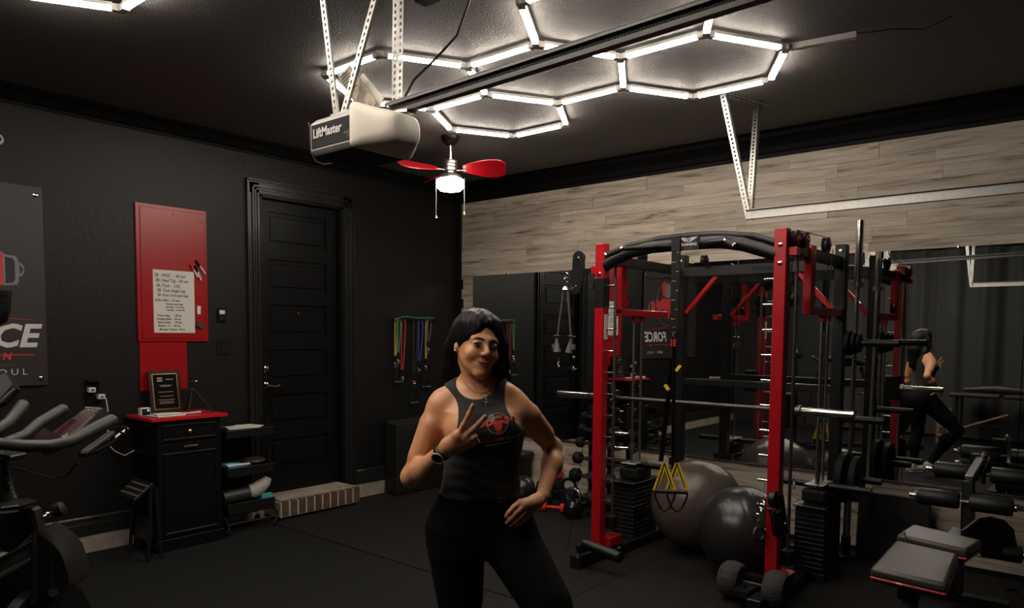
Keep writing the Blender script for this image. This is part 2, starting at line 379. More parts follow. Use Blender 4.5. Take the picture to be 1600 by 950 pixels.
# ---- mirrors on the plank wall
mg = 'wall mirrors'
MS = [(-5.28, -4.345, 'narrow tall mirror panel at the corner end, beside the door reflection'), (-4.34, -2.405, 'wide mirror panel behind the dumbbells and the left side of the rack'),
      (-2.40, -.515, 'wide mirror panel behind the right side of the rack, showing the woman\'s reflection'), (-.51, .95, 'mirror panel at the right edge of the photo, behind the leg rollers')]
for x0, x1, lb in MS:
    t = thing('wall_mirror', lb, 'mirror', (x0, WY, MZ0))
    MB().bb(x0, x1, WY - .024, WY - .018, MZ0, MZ1).build('glass', M['mirror'], t, sm=False)
    MB().bb(x0 + .004, x1 - .004, WY - .018, WY - .0136, MZ0 + .004, MZ1 - .004).build('backing', M['darkprint'], t, sm=False)
    MB().bb(x0 + .002, x1 - .002, WY - .028, WY - .014, MZ0 - .012, MZ0).build('bottom_channel', M['steel'], t, sm=False)
    for f in ((.25, .8) if x1 - x0 > 1.5 else (.5,)):
        xx = x0 + (x1 - x0) * f
        MB().lathe([(.013, 0), (.013, .006), (.009, .010), (.001, .011)], (xx, WY - .0245, MZ1 - .004), (0, -1, 0)).build('clip', M['chrome'], t)
# ================================================================== CEILING
def hexfix(cs, label, end):
    t = thing('hexagon_light', label, 'ceiling light', (cs[1][0], cs[1][1], CZ), 0, 'hexagon tube lights')
    a = .497; E = {}; V = {}
    for cx, cy in cs:
        P = [(cx + a * math.cos(math.radians(60 * k)), cy + a * math.sin(math.radians(60 * k))) for k in range(6)]
        for k in range(6):
            p, q = P[k], P[(k + 1) % 6]; kk = tuple(sorted(((round(p[0], 1), round(p[1], 1)), (round(q[0], 1), round(q[1], 1)))))
            E.setdefault(kk, (p, q))
            for u in (p, q): V.setdefault((round(u[0], 1), round(u[1], 1)), (u, []))
    for p, q in E.values():
        for u, v in ((p, q), (q, p)): V[(round(u[0], 1), round(u[1], 1))][1].append((v[0] - u[0], v[1] - u[1]))
    for p, q in E.values():
        p = Vector((*p, 0)); q = Vector((*q, 0)); d = (q - p).normalized(); p1 = p + d * .040; q1 = q - d * .040
        zz = Vector((0, 0, 3.078)); hb = MB().bar(p1 + zz, q1 + zz, .036, .016)
        o = hb.build('tube_housing', M['white'], t, sm=False)
        zz = Vector((0, 0, 3.0625)); MB().bar(p1 + zz + d * .004, q1 + zz - d * .004, .030, .014).build('light_tube', M['tube'], o)
    for u, ds in V.values():
        m = MB(); m.lathe([(.020, 0), (.024, .006), (.024, .03)], (u[0], u[1], 3.050), n=12)
        for d in ds:
            d = Vector((*d, 0)).normalized(); c = Vector((u[0], u[1], 3.066)); m.bar(c, c + d * .044, .034, .030)
        m.build('connector', M['white'], t, sm=False)
    if end:
        MB().bar((-1.44, 3.97, 3.075), (-1.13, 4.02, 3.075), .034, .03).bar((-1.40, 3.972, 3.06), (-1.37, 3.977, 3.06), .038, .008).build('feed_housing', M['white'], t, sm=False)
        MB().tube([(-1.13, 4.02, 3.085), (-1.05, 4.02, 3.07), (-.98, 4.10, 3.092), (-.85, 4.14, 3.07), (-.72, 4.12, 3.094)], .003, 6).build('power_wire', M['black'], t)
    return t
hexfix([(-1.95, 3.94), (-2.695, 3.51), (-3.44, 3.94), (-3.44, 3.08), (-1.95, 3.08)], 'large lit honeycomb of ceiling tubes above the opener rail and the rack', True)
hexfix([(-3.45, 1.09), (-2.71, .66), (-3.45, .23), (-1.97, 1.09), (-1.97, .23)], 'lit honeycomb of ceiling tubes cut off by the top left corner of the photo', False)

def perf(m, a, b, fl, w=.032, pitch=.028):
    """perforated angle iron from a to b; fl = the two flange directions"""
    a = Vector(a); b = Vector(b); L = (b - a).length; d = (b - a).normalized()
    for f in fl:
        f = Vector(f); f = (f - d * f.dot(d)).normalized(); n = d.cross(f); t = .0022
        def bx(u0, u1, s0, s1):
            P = [a + d * s0 + f * u0, a + d * s1 + f * u0, a + d * s1 + f * u1, a + d * s0 + f * u1]; m.prism([q - n * t / 2 for q in P], n, t)
        bx(0, w * .32, 0, L); bx(w * .68, w, 0, L)
        k = max(1, int(L / pitch))
        for i in range(k + 1):
            s = i * (L - .012) / k; bx(w * .32, w * .68, s, s + .014)
    return m
# ---- garage door opener
WS[0] = .905; XE = XR / .905; CZ2 = 1.5588 + (CZ - 1.5588) / .905
op = thing('garage_door_opener', 'pale garage door opener hanging from perforated steel straps', 'door opener', (-2.335, 1.84, 2.26))
ox0, ox1, oy0, oy1, oz0, oz1 = -2.755, -2.465, 1.90, 2.20, 2.325, 2.475
h = MB().prism([(ox0, oy0, oz0 + .012), (ox0, oy0 + .012, oz0), (ox0, oy1 - .012, oz0), (ox0, oy1, oz0 + .012), (ox0, oy1, oz1 - .03), (ox0, oy1 - .03, oz1), (ox0, oy0 + .03, oz1), (ox0, oy0, oz1 - .025)], (1, 0, 0), ox1 - ox0)
h.build('housing', M['optop'], op, bev=.004, sm=False)
MB().bb(ox0 - .018, ox0, oy0 + .01, oy1 - .01, oz0 + .01, oz1 - .012).build('end_cover', M['black'], op, bev=.006, sm=False)
MB().bb(ox0 + .012, ox1 - .002, oy0 + .01, oy1 - .01, oz0 - .012, oz0 + .002).build('underside_panel', M['label'], op, bev=.003, sm=False)
lp = MB().bb(ox0 + .014, ox1 - .004, oy0 - .003, oy0 + .002, oz0 + .020, oz1 - .032).build('label_panel', M['label'], op, sm=False)
text('lettering', 'LiftMaster', .054, M['whiteprint'], lp, (ox0 + .026, oy0 - .0045, oz0 + .062), (1, 0, 0), (0, 0, 1), bold=.0014, sx=.90)
text('lettering', 'myQ', .022, M['greyprint'], lp, (ox1 - .050, oy0 - .0045, oz0 + .045), (1, 0, 0), (0, 0, 1))
MB().torus((ox1 - .022, oy0 - .004, oz0 + .033), (0, 1, 0), .006, .0015, 12, 6).build('emblem', M['greyprint'], lp)
# bulging light lens on the rail end: lofted rounded sections
def rrect(cx, cy0, cy1, z0, z1, r, n=5):
    P = []
    for (yy, zz, a0) in ((cy1 - r, z1 - r, 0), (cy0 + r, z1 - r, 90), (cy0 + r, z0 + r, 180), (cy1 - r, z0 + r, 270)):
        for i in range(n + 1):
            a = math.radians(a0 + 90 * i / n); P.append((cx, yy + r * math.cos(a), zz + r * math.sin(a)))
    return P
def loft(secs, m=None):
    m = m or MB(); k = len(secs[0]); vs = [q for s_ in secs for q in s_]
    fs = [(i * k + j, i * k + (j + 1) % k, (i + 1) * k + (j + 1) % k, (i + 1) * k + j) for i in range(len(secs) - 1) for j in range(k)]
    fs += [tuple(range(k)), tuple((len(secs) - 1) * k + j for j in reversed(range(k)))]
    return m.add(vs, fs)
secs = [rrect(-2.472, 1.893, 2.205, 2.318, 2.486, .014), rrect(-2.458, 1.886, 2.212, 2.310, 2.492, .02), rrect(-2.44, 1.886, 2.208, 2.310, 2.490, .03),
        rrect(-2.415, 1.900, 2.195, 2.312, 2.480, .04), rrect(-2.37, 1.925, 2.168, 2.316, 2.466, .045), rrect(-2.33, 1.945, 2.142, 2.320, 2.456, .05), rrect(-2.300, 1.962, 2.122, 2.328, 2.446, .045), rrect(-2.290, 1.98, 2.105, 2.342, 2.432, .035)]
ln = loft(secs).build('light_lens', M['lens'], op)
sl = MB()
for i in range(5): sl.bar((-2.40 + i * .024, 1.955 + i * .017, 2.328), (-2.385 + i * .024, 1.935 + i * .017, 2.345), .003, .003)
MB().ell((-2.436, 1.925, 2.455), (.010, .020, .010)).build('lens_tab', M['black'], ln)
# strut bracket on top, rail, chain and sprocket
br = MB(); perf(br, (ox0 + .03, 1.985, 2.478), (ox1 - .03, 1.985, 2.478), [(0, -1, 0), (0, 0, 1)], .03); perf(br, (ox0 + .06, 2.10, 2.478), (ox1 - .05, 2.10, 2.478), [(0, 1, 0), (0, 0, 1)], .03)
br.build('top_bracket', M['galv'], op, sm=False)
rl = MB(); RZ = 2.50; RY = 2.075
RS0 = .020   # the rail climbs gently towards the door
def rbar(y, w, z, h_): rl.bar((-2.44, y, RZ + z), (XE - .02, y, RZ + z + (XE + 2.42) * RS0), w, h_)
rbar(RY, .010, -.008, .044); rbar(RY, .052, .0145, .005); rbar(RY, .034, -.031, .006); rbar(RY - .024, .004, .008, .012); rbar(RY + .024, .004, .008, .012)
rl.build('rail', M['rail'], op, sm=False)
cc = MB(); x = -2.40
while x < .4:
    zc = RZ + (x + 2.44) * RS0; cc.bb(x, x + .009, RY - .031, RY - .027, zc - .022, zc - .014); x += .0125
o = cc.build('drive_chain', M['label'], op, sm=False); o['kind'] = 'stuff'
MB().lathe([(.03, 0), (.03, .006), (.012, .008), (.012, .02)], (-2.36, RY, RZ - .044), (0, 0, -1)).bar((-2.42, RY, RZ - .02), (-2.30, RY, RZ - .036), .05, .012).build('sprocket', M['steel'], op)
MB().tube([(ox0 - .01, 1.90, 2.46), (ox0 + .012, 1.89, 2.44), (ox0 + .02, 1.888, 2.33), (ox0 + .04, 1.90, 2.29), (ox0 + .10, 1.90, 2.268), (ox0 + .145, 1.91, 2.27)], .0028, 6).build('antenna_wire', M['black'], op)
for a, b_, fl in (((-2.70, 1.985, 2.48), (-2.80, 1.955, CZ2), [(1, 0, 0), (0, 1, 0)]), ((-2.665, 1.985, 2.48), (-2.33, 2.025, CZ2), [(1, 0, .3), (0, 1, 0)]), ((-2.43, 2.11, 2.50), (-2.42, 2.115, CZ2), [(1, 0, 0), (-1, 0, 0)])):
    perf(MB(), a, b_, fl, .034).build('hanger_strap', M['galv'], op, sm=False)
# folded instruction leaflets tucked behind the straps
mn = MB().prism([(-2.745, 2.04, 2.685), (-2.655, 2.035, 2.72), (-2.49, 2.05, 2.53), (-2.585, 2.055, 2.488)], (0, 1, 0), .004)
mm = mat('newsprint', (.50, .44, .34), .8, var=(38, (.30, .27, .22)))
mo = thing('instruction_leaflet', 'crumpled printed leaflet tucked behind the opener straps', 'leaflet', (-2.35, 1.85, 2.42))
mn.build('front_sheet', mm, mo, sm=False)
MB().prism([(-2.66, 2.07, 2.66), (-2.60, 2.066, 2.68), (-2.47, 2.07, 2.55), (-2.53, 2.075, 2.49)], (0, 1, 0), .003).build('rear_sheet', M['paper'], mo, sm=False)
lm = MB()
for i in range(7):
    t_ = i / 7; a = Vector((-2.728 + .16 * t_ * .5, 2.034, 2.675 - .19 * t_ * .45)); lm.bar(a, a + Vector((.062, 0, .022)), .0035, .0012)
lm.build('printed_lines', M['ink'], mo, sm=False)
# hanging power cord
tag(MB().tube([(-2.30, 2.42, CZ2 - .002), (-2.305, 2.42, 3.02), (-2.32, 2.36, 2.86), (-2.37, 2.27, 2.74), (-2.40, 2.18, 2.64), (-2.38, 2.10, 2.53)], .0055, 8).build('extension_cord', M['black']), 'black power cord drooping from the ceiling down to the opener rail', 'cord')
WS[0] = 1
ob = thing('ceiling_outlet', 'black outlet box on the ceiling above the opener, at the top edge of the photo', 'outlet', (-2.45, 2.35, CZ))
MB().bb(-2.50, -2.40, 2.27, 2.34, CZ - .08, CZ).build('box', M['black'], ob, bev=.004, sm=False); MB().bb(-2.49, -2.41, 2.265, 2.27, CZ - .07, CZ - .012).build('cover_plate', M['label'], ob, sm=False)

# ---- ceiling fan with three red blades
FX, FY = -4.17, 4.17
fan = thing('ceiling_fan', 'small ceiling fan with red blades and a lit glass dome', 'ceiling fan', (FX, FY, CZ))
FO = len(bpy.data.objects)
MB().lathe([(.075, 0), (.075, -.012), (.066, -.035), (.040, -.062), (.018, -.07)], (FX, FY, CZ)).build('canopy', M['black'], fan)
MB().cyl((FX, FY, CZ - .06), (FX, FY, 2.935), .0125).cyl((FX, FY, 2.965), (FX, FY, 2.945), .020).build('downrod', M['chrome'], fan)
MB().lathe([(.025, 2.95), (.052, 2.945), (.058, 2.935), (.058, 2.92), (.054, 2.915), (.058, 2.91), (.058, 2.895), (.054, 2.89), (.058, 2.885), (.058, 2.865), (.04, 2.86), (.04, 2.845), (.06, 2.842), (.085, 2.825), (.100, 2.805), (.100, 2.795)], (FX, FY, 0)).build('motor_housing', M['steel'], fan)
MB().lathe([(.098, 2.80), (.108, 2.79), (.112, 2.765), (.108, 2.735), (.085, 2.712), (.04, 2.703), (.001, 2.702)], (FX, FY, 0)).build('glass_dome', M['dome'], fan)
def blade(ang):
    t = MB(); d = Vector((math.cos(ang), math.sin(ang), 0)); s_ = Vector((-d.y, d.x, 0)); n = 14; top = []; bot = []
    for i in range(n + 1):
        u = i / n; r = .10 + .34 * u; wd = .030 + .062 * math.sin(min(1, u * 1.25) * PI * .55) * (1 - max(0, u - .8) ** 2 * 18); wd = max(wd, .012)
        c = Vector((FX, FY, 2.875)) + d * r; e = s_ * wd + Vector((0, 0, -wd * .50)); dr = s_ * .02
        top.append(c + e - dr); bot.append(c - e - dr)
    m = MB(); P = top + bot[::-1]; nrm = Vector((0, 0, 1))
    for i in range(n):
        a, b_, c, d_ = top[i], top[i + 1], bot[i + 1], bot[i]; h_ = Vector((0, 0, .007))
        m.add([a, b_, c, d_, a + h_, b_ + h_, c + h_, d_ + h_], [(0, 3, 2, 1), (4, 5, 6, 7), (0, 1, 5, 4), (2, 3, 7, 6)] + ([(3, 0, 4, 7)] if i == 0 else []) + ([(1, 2, 6, 5)] if i == n - 1 else []))
    o = m.build('blade', M['red'], fan)
    c = Vector((FX, FY, 2.865)); MB().bar(c + d * .035, c + d * .13, .03, .005).build('blade_arm', M['steel'], o, sm=False)
for a in (math.radians(40.1 - 2), math.radians(158), math.radians(282 - 30)): blade(a)
rr = Vector((.76427, .64485, 0)) * .112
for s_, zb in ((-1, 2.495), (1, 2.53)):
    c = Vector((FX, FY, 0)) + rr * s_
    ch = MB().cyl(c + Vector((0, 0, 2.81)), c + Vector((0, 0, zb)), .0022, n=6).build('pull_chain', M['steel'], fan)
    MB().lathe([(.003, .02), (.009, .008), (.016 if s_ < 0 else .010, 0), (.010, -.008), (.001, -.012)], c + Vector((0, 0, zb)), n=12).build('pull', M['chrome'] if s_ < 0 else M['brass'], ch)

for o_ in [o for o in bpy.data.objects if o.parent == fan and o.name.split('.')[0] != 'canopy']: o_.location.z -= .03
MB().cyl((FX, FY, CZ - .10), (FX, FY, CZ - .05), .0125).build('downrod_sleeve', M['steel'], fan)
# ---- garage door tracks with their perforated hangers
def track(Yt, label, z, x0, top1, top2, rev=1):
    t = thing('door_track', label, 'door track', (x0, Yt, z), 0, 'overhead garage door tracks')
    m = MB(); m.bb(x0, XR - .02, Yt - .002, Yt + .002, z - .03, z + .03); m.bb(x0, XR - .02, Yt - .022 * rev, Yt, z + .026, z + .031); m.bb(x0, XR - .02, Yt - .022 * rev, Yt, z - .031, z - .026)
    m.build('track_channel', M['galv'], t, bev=.002, sm=False)
    b_ = MB().cyl((x0 + .03, Yt - .006, z), (x0 + .03, Yt + .004, z), .009, n=6)
    for q in (.28, .62, .66): b_.cyl((x0 + q, Yt - .005, z + .004), (x0 + q, Yt + .003, z + .004), .006, n=6)
    b_.build('bolts', M['steel'], t)
    for tp in (top1, top2): perf(MB(), (x0 + .03, Yt + .006, z - .02), tp, [(-1, 0, 0), (0, 1, 0)], .034).build('track_hanger', M['galv'], t, sm=False)
    perf(MB(), top1, (top2[0] + (top2[0] - top1[0]) * .25, top2[1] + (top2[1] - top1[1]) * .25, top2[2]), [(1, 0, 0), (0, 0, -1)], .03).build('ceiling_angle', M['galv'], t, sm=False)
track(4.50, 'galvanised door track on perforated hangers above the rack and bench', 2.31, -1.88, (-2.05, 4.52, CZ - .004), (-1.965, 4.86, CZ - .004))
track(-.45, 'second overhead track on the curtain side, seen only in the mirror', 2.26, -1.70, (-1.78, -.45, CZ - .004), (-1.70, -.75, CZ - .004), -1)

# ================================================================== LEFT WALL
def lw(name, y0, y1, z0, z1, d, m, parent=None, bev=0, d0=0): return MB().bb(XL + d0, XL + d0 + d, y0, y1, z0, z1).build(name, m, parent, bev=bev, sm=False)
EY, EZ = (0, 1, 0), (0, 0, 1)
# poster
ps = thing('wall_poster', 'large dark gym poster with white and red lettering on standoff screws', 'poster', (XL, 1.0, 1.19))
PX = XL + .018
lw('board', .02, 1.725, 1.19, 2.485, .006, mat('poster_board', (.022, .0175, .0165), .45), ps, .001, .018)
for yy, zz in ((1.685, 2.43), (1.68, 1.235), (.06, 2.43), (.06, 1.235)):
    MB().lathe([(.012, -.02), (.012, .008), (.014, .009), (.014, .014), (.005, .017)], (PX, yy, zz), (1, 0, 0), n=14).build('standoff_screw', M['chrome'], ps)
def pt(s, size, m, y, z, **k): return text('lettering', s, size, m, ps, (PX + .0068, y, z), EY, EZ, **k)
pt('FORCE', .205, M['whiteprint'], 1.665, 1.448, align='RIGHT', bold=.006, shear=.25, sx=1.04)
pt('LIFE', .205, M['redprint'], .76, 1.448, align='RIGHT', bold=.006, shear=.25, sx=.82)
pt('N', .062, M['redprint'], 1.518, 1.365, align='RIGHT', bold=.002, shear=.2)
pt('BODY  \u00b7  S O U L', .056, M['whiteprint'], 1.608, 1.264, align='RIGHT', sx=1.15)
def stripe(y0, y1, za, zb, h0, h1, m, nm='stripe'):
    x = PX + .0064; MB().prism([(x, y0, za - h0 / 2), (x, y1, zb - h1 / 2), (x, y1, zb + h1 / 2), (x, y0, za + h0 / 2)], (1, 0, 0), .0012).build(nm, m, ps, sm=False)
stripe(1.05, 1.67, 1.66, 1.618, .008, .002, M['redprint']); stripe(.6, 1.65, 1.405, 1.392, .010, .005, M['redprint']); stripe(1.2, 1.55, 1.330, 1.329, .002, .002, M['greyprint'])
# the muscled figure: ring, torso and dumbbell ends, in flat pieces
def disc(y, z, ry, rz, m, nm, d=.0012, a0=0, a1=360, inner=None, x0=.0064):
    n = 26; P = [(PX + x0, y + ry * math.cos(math.radians(a0 + (a1 - a0) * i / n)), z + rz * math.sin(math.radians(a0 + (a1 - a0) * i / n))) for i in range(n + (0 if a1 - a0 == 360 else 1))]
    MB().prism(P, (1, 0, 0), d).build(nm, m, ps, sm=False)
disc(1.02, 2.02, .32, .32, M['darkprint'], 'ring', .0010); mr = MB().torus((PX + .007, 1.02, 2.02), (1, 0, 0), .33, .004, 40, 6); mr.build('ring_line', M['greyprint'], ps)
for s_ in (-1, 1):
    P = [(1.02, 1.80), (1.02 + s_ * .07, 1.80), (1.02 + s_ * .12, 1.95), (1.02 + s_ * .25, 1.90), (1.02 + s_ * .34, 1.96), (1.02 + s_ * .33, 2.10), (1.02 + s_ * .24, 2.04), (1.02 + s_ * .16, 2.10), (1.02, 2.12)]
    MB().prism([(PX + .0078, y, z) for y, z in P], (1, 0, 0), .0012).build('figure', M['redprint'], ps, sm=False)
disc(1.0, 2.22, .10, .12, M['greyprint'], 'globe', .0012, x0=.0078); disc(1.12, 2.25, .06, .12, M['redprint'], 'flame', .0012, x0=.0092)
disc(1.455, 1.945, .075, .115, M['redprint'], 'weight_disc', .0012, x0=.0078)
for y0, y1, z0, z1, m in ((1.49, 1.575, 1.835, 2.035, M['greyprint']), (1.502, 1.555, 1.85, 2.02, M['darkprint']), (1.575, 1.607, 1.895, 1.99, M['greyprint']), (1.582, 1.600, 1.91, 1.975, M['darkprint'])):
    P = [(PX + .009 + (.0012 if m == M['darkprint'] else 0), y, z) for y, z in ((y0, z0), (y1 - .012, z0 + .008), (y1, z0 + .03), (y1, z1 - .03), (y1 - .012, z1 - .008), (y0, z1))]
    MB().prism(P, (1, 0, 0), .0012).build('weight_collar', m, ps, sm=False)
# round fixture high at the left edge
rd = thing('round_camera', 'small round white fixture high on the wall at the left edge', 'camera', (XL, 1.49, 2.75))
MB().lathe([(.035, 0), (.035, .012), (.028, .02)], (XL, 1.49, 2.752), (1, 0, 0)).build('ring', M['white'], rd); MB().lathe([(.02, 0), (.02, .006), (.004, .01)], (XL + .02, 1.49, 2.752), (1, 0, 0)).build('lens', M['black'], rd)
# red breaker panel with the handwritten sheet
rp = thing('breaker_panel', 'tall red-painted electrical panel door on the black wall', 'panel', (XL, 2.58, 1.475))
lw('frame', 2.315, 2.845, 1.475, 2.478, .016, M['redpaint'], rp, .002); lw('panel_door', 2.343, 2.822, 1.497, 2.453, .006, M['redpaint'], rp, .003, .0155)
for yy, zz in ((2.585, 2.425), (2.795, 2.385), (2.80, 2.09), (2.79, 1.80), (2.80, 1.53)): MB().lathe([(.007, 0), (.007, .004), (.002, .006)], (XL + .021, yy, zz), (1, 0, 0), n=10).build('screw', M['redpaint'], rp)
tag(lw('cover_plate', 2.325, 2.675, 1.112, 1.470, .009, M['redpaint'], None, .002), 'square red cover plate under the electrical panel, behind the plaque', 'cover plate')
wb = thing('workout_sheet', 'white sheet with a handwritten workout list on the red panel', 'sheet', (XL + .02, 2.43, 1.54))
lw('sheet', 2.425, 2.735, 1.54, 2.005, .003, M['paper'], wb, .001, .0222)
HX = XL + .0258
def hand(s, y, z, size, w_=None):
    text('handwriting', s, size, M['ink'], wb, (HX, y, z), EY, EZ, ex=.0008, bold=.0004, shear=.08, sx=.86)
for s, y, z, sz in (('SB - PASS  -  60 sec', 2.435, 1.955, .034), ('SB- Heel Tap - 60 sec', 2.442, 1.918, .033), ('SB- Tuck  - (10)', 2.446, 1.880, .032), ('SB- Tuck Single Leg', 2.452, 1.845, .031), ('SB- Knee Tuck (each leg)', 2.456, 1.812, .026),
                    ('BOSU BALL - 10 each', 2.436, 1.774, .024), ('- Alternate pistol lunge', 2.508, 1.750, .017), ('- Hip Raise - 10 each leg', 2.508, 1.728, .017), ('- Leg Raise - 10 each leg', 2.512, 1.706, .017),
                    ('Down dogs     - 30 sec', 2.450, 1.662, .023), ('Jumping Jacks  - 30 sec', 2.446, 1.637, .023), ('Squat Jumps    - 30 sec', 2.450, 1.612, .023), ('Seaters  x x   - 30 sec', 2.455, 1.587, .022), ('Mountain Climbers - 30 sec', 2.465, 1.560, .020)): hand(s, y, z, sz)
mk = (((2.705, 2.062), (2.762, 1.968), 'white marker with a red cap, leftmost of the three on the red panel', M['redplastic']), ((2.745, 2.055), (2.786, 1.945), 'white marker with a black cap, middle of the three on the red panel', M['black']), ((2.748, 2.095), (2.822, 1.995), 'white marker with a black cap, rightmost and highest of the three on the red panel', M['black']))
for i, (a, b_, lb, cm) in enumerate(mk):
    t = thing('marker', lb, 'marker', (XL + .03, a[0], a[1]), 0, 'markers on the red panel'); xx = XL + .031
    va = Vector((xx, *a)); vb = Vector((xx, *b_)); vm = va.lerp(vb, .42)
    MB().cyl(vm, vb, .0075, n=10).build('barrel', M['white'], t); MB().cyl(va, vm, .0082, n=10).build('cap', cm, t)
tag(lw('magnet', 2.752, 2.781, 1.683, 1.748, .008, M['paper'], None, .002, .0222), 'small white rectangular magnet at the right of the handwritten sheet', 'magnet')
tag(MB().box((XL + .032, 2.772, 1.600), (.020, .055, .042), Matrix.Rotation(-.5, 3, 'X')).build('eraser', mat('felt_eraser', (.035, .04, .04), .8), None, bev=.004, sm=False), 'dark grey board eraser stuck on the red panel below the magnet', 'eraser')
# wall button, switch plate, outlet
wbn = thing('wall_button', 'black wall control with a white button, left of the door', 'wall control', (XL, 2.96, 1.63))
lw('plate', 2.925, 2.995, 1.625, 1.735, .012, M['blackgloss'], wbn, .003); lw('button', 2.938, 2.984, 1.688, 1.722, .010, M['white'], wbn, .003, .012); lw('lower_button', 2.938, 2.984, 1.640, 1.672, .008, M['black'], wbn, .002, .012)
t = thing('switch_plate', 'blank black switch plate below the wall control', 'switch plate', (XL, 2.98, 1.36))
lw('plate', 2.918, 3.035, 1.365, 1.488, .008, M['trimblack'], t, .003); lw('rocker', 2.945, 3.005, 1.39, 1.465, .005, M['black'], t, .002, .008)
t = thing('wall_outlet', 'black wall outlet above the bike handlebars', 'outlet', (XL, 1.99, 1.03))
lw('plate', 1.955, 2.045, 1.04, 1.215, .012, M['blackgloss'], t, .003); lw('shelf', 1.962, 2.040, 1.200, 1.212, .045, M['black'], t, .002, .012)
for i, (y0, z0, lb) in enumerate(((1.962, 1.125, 'white charger block plugged into the upper outlet, no cable'), (2.022, 1.075, 'white charger block in the lower outlet, with a white cable'))):
    c = thing('charger', lb, 'charger', (XL + .012, y0 + .02, z0), 0, 'chargers in the wall outlet')
    MB().bb(XL + .013, XL + .055, y0, y0 + .045, z0, z0 + .035).build('block', M['white'], c, bev=.004, sm=False); MB().bb(XL + .055, XL + .057, y0 + .014, y0 + .032, z0 + .012, z0 + .024).build('port', M['black'], c, sm=False)
tag(MB().tube([(XL + .058, 2.045, 1.09), (XL + .08, 2.06, 1.08), (XL + .085, 2.068, 1.00), (XL + .085, 2.065, .92), (XL + .07, 2.07, .82), (XL + .05, 2.085, .745), (XL + .05, 2.12, .700), (XL + .04, 2.19, .660), (XL + .04, 2.26, .69), (XL + .045, 2.30, .79), (XL + .05, 2.31, .84)], .0038, 8).build('charging_cable', M['white']), 'white charging cable looping down from the outlet to the cabinet', 'cable')
# resistance band rack
bk = thing('band_rack', 'black wall rack holding exercise bands behind the woman', 'rack', (XL, 5.0, 1.66))
m = MB().bb(XL, XL + .006, 4.68, 5.27, 1.64, 1.70); m.build('back_plate', M['blackmetal'], bk, bev=.001, sm=False)
for y in [4.71 + i * .0775 for i in range(8)]:
    MB().tube([(XL + .004, y, 1.675), (XL + .075, y, 1.675), (XL + .085, y, 1.69)], .005, 8).build('hook', M['blackmetal'], bk)
bm = {k: mat(k + '_latex', c, .45) for k, c in (('yellow', (.45, .30, .06)), ('green', (.03, .20, .09)), ('red', (.42, .03, .04)), ('blue', (.03, .06, .26)), ('grey', (.10, .085, .08)), ('dark', (.02, .02, .02)))}
def band(y, col, drop, w_, lb, handle=False, x0=.045):
    t = thing('resistance_band', lb, 'exercise band', (XL + x0, y, 1.68), 0, 'exercise bands on the wall rack')
    x = XL + x0; zt = 1.692; P = [(x, y - w_, zt - drop), (x, y - w_ * .9, zt - drop * .5), (x, y - w_ * .8, zt - .04), (x, y - w_ * .45, zt), (x, y + w_ * .35, zt), (x, y + w_ * .8, zt - .04), (x + .004, y + w_ * .4, zt - drop * .5), (x + .006, y - w_ * .5, zt - drop)]
    MB().tube(P, .0065, 8).build('tubing', bm[col], t)
    for q in (P[0], P[-1]):
        q = Vector(q); MB().cyl(q, q - Vector((0, 0, .06)), .010, n=8).build('sleeve', M['black'], t)
        MB().torus(q - Vector((0, 0, .085)), (1, .4, 0), .014, .003, 12, 6).torus(q - Vector((0, 0, .115)), (.4, 1, 0), .012, .0028, 12, 6).build('carabiner', M['chrome'], t)
    if handle:
        q = Vector(P[0]) - Vector((0, 0, .13)); MB().tube([q, q + Vector((.01, -.055, -.16)), q + Vector((.01, .055, -.16)), q], .006, 6).cyl(q + Vector((.01, -.06, -.16)), q + Vector((.01, .06, -.16)), .014, n=8).build('handle', M['black'], t)
band(4.735, 'yellow', .36, .018, 'yellow tube band hanging at the far left of the rack')
band(4.760, 'green', .33, .020, 'green tube band beside the yellow one at the left of the rack', True, .06)
band(4.825, 'red', .50, .030, 'red tube band hanging in a long loop on the rack', False, .05)
band(4.985, 'dark', .55, .035, 'black tube band in the middle of the rack', True, .05)
band(5.045, 'blue', .42, .034, 'dark blue tube band right of the middle of the rack', False, .06)
band(5.175, 'grey', .22, .030, 'grey fabric band hanging short near the right end of the rack', False, .05)
band(5.150, 'yellow', .40, .012, 'yellow tube band near the right end of the rack, behind the grey one', True, .03)
tag(MB().tube([(XL + .08, 4.72, 1.60), (XL + .08, 4.73, 1.695), (XL + .08, 4.80, 1.712), (XL + .08, 5.0, 1.700), (XL + .08, 5.14, 1.708), (XL + .08, 5.20, 1.70)], .0065, 8).build('resistance_tube', bm['green']), 'green tube lying along the top of the band rack', 'exercise band')
# folded mats leaning under the band rack
t = thing('folding_mat', 'stack of folded black gym mats standing against the wall behind the woman', 'mat', (XL + .1, 4.9, 0))
for i in range(4):
    x0 = XL + .022 + i * .058; MB().bb(x0, x0 + .053, 4.60 - i * .012, 5.36, .004, .70 - i * .004).build('mat_panel', M['kneebox'], t, bev=.010, sm=False)
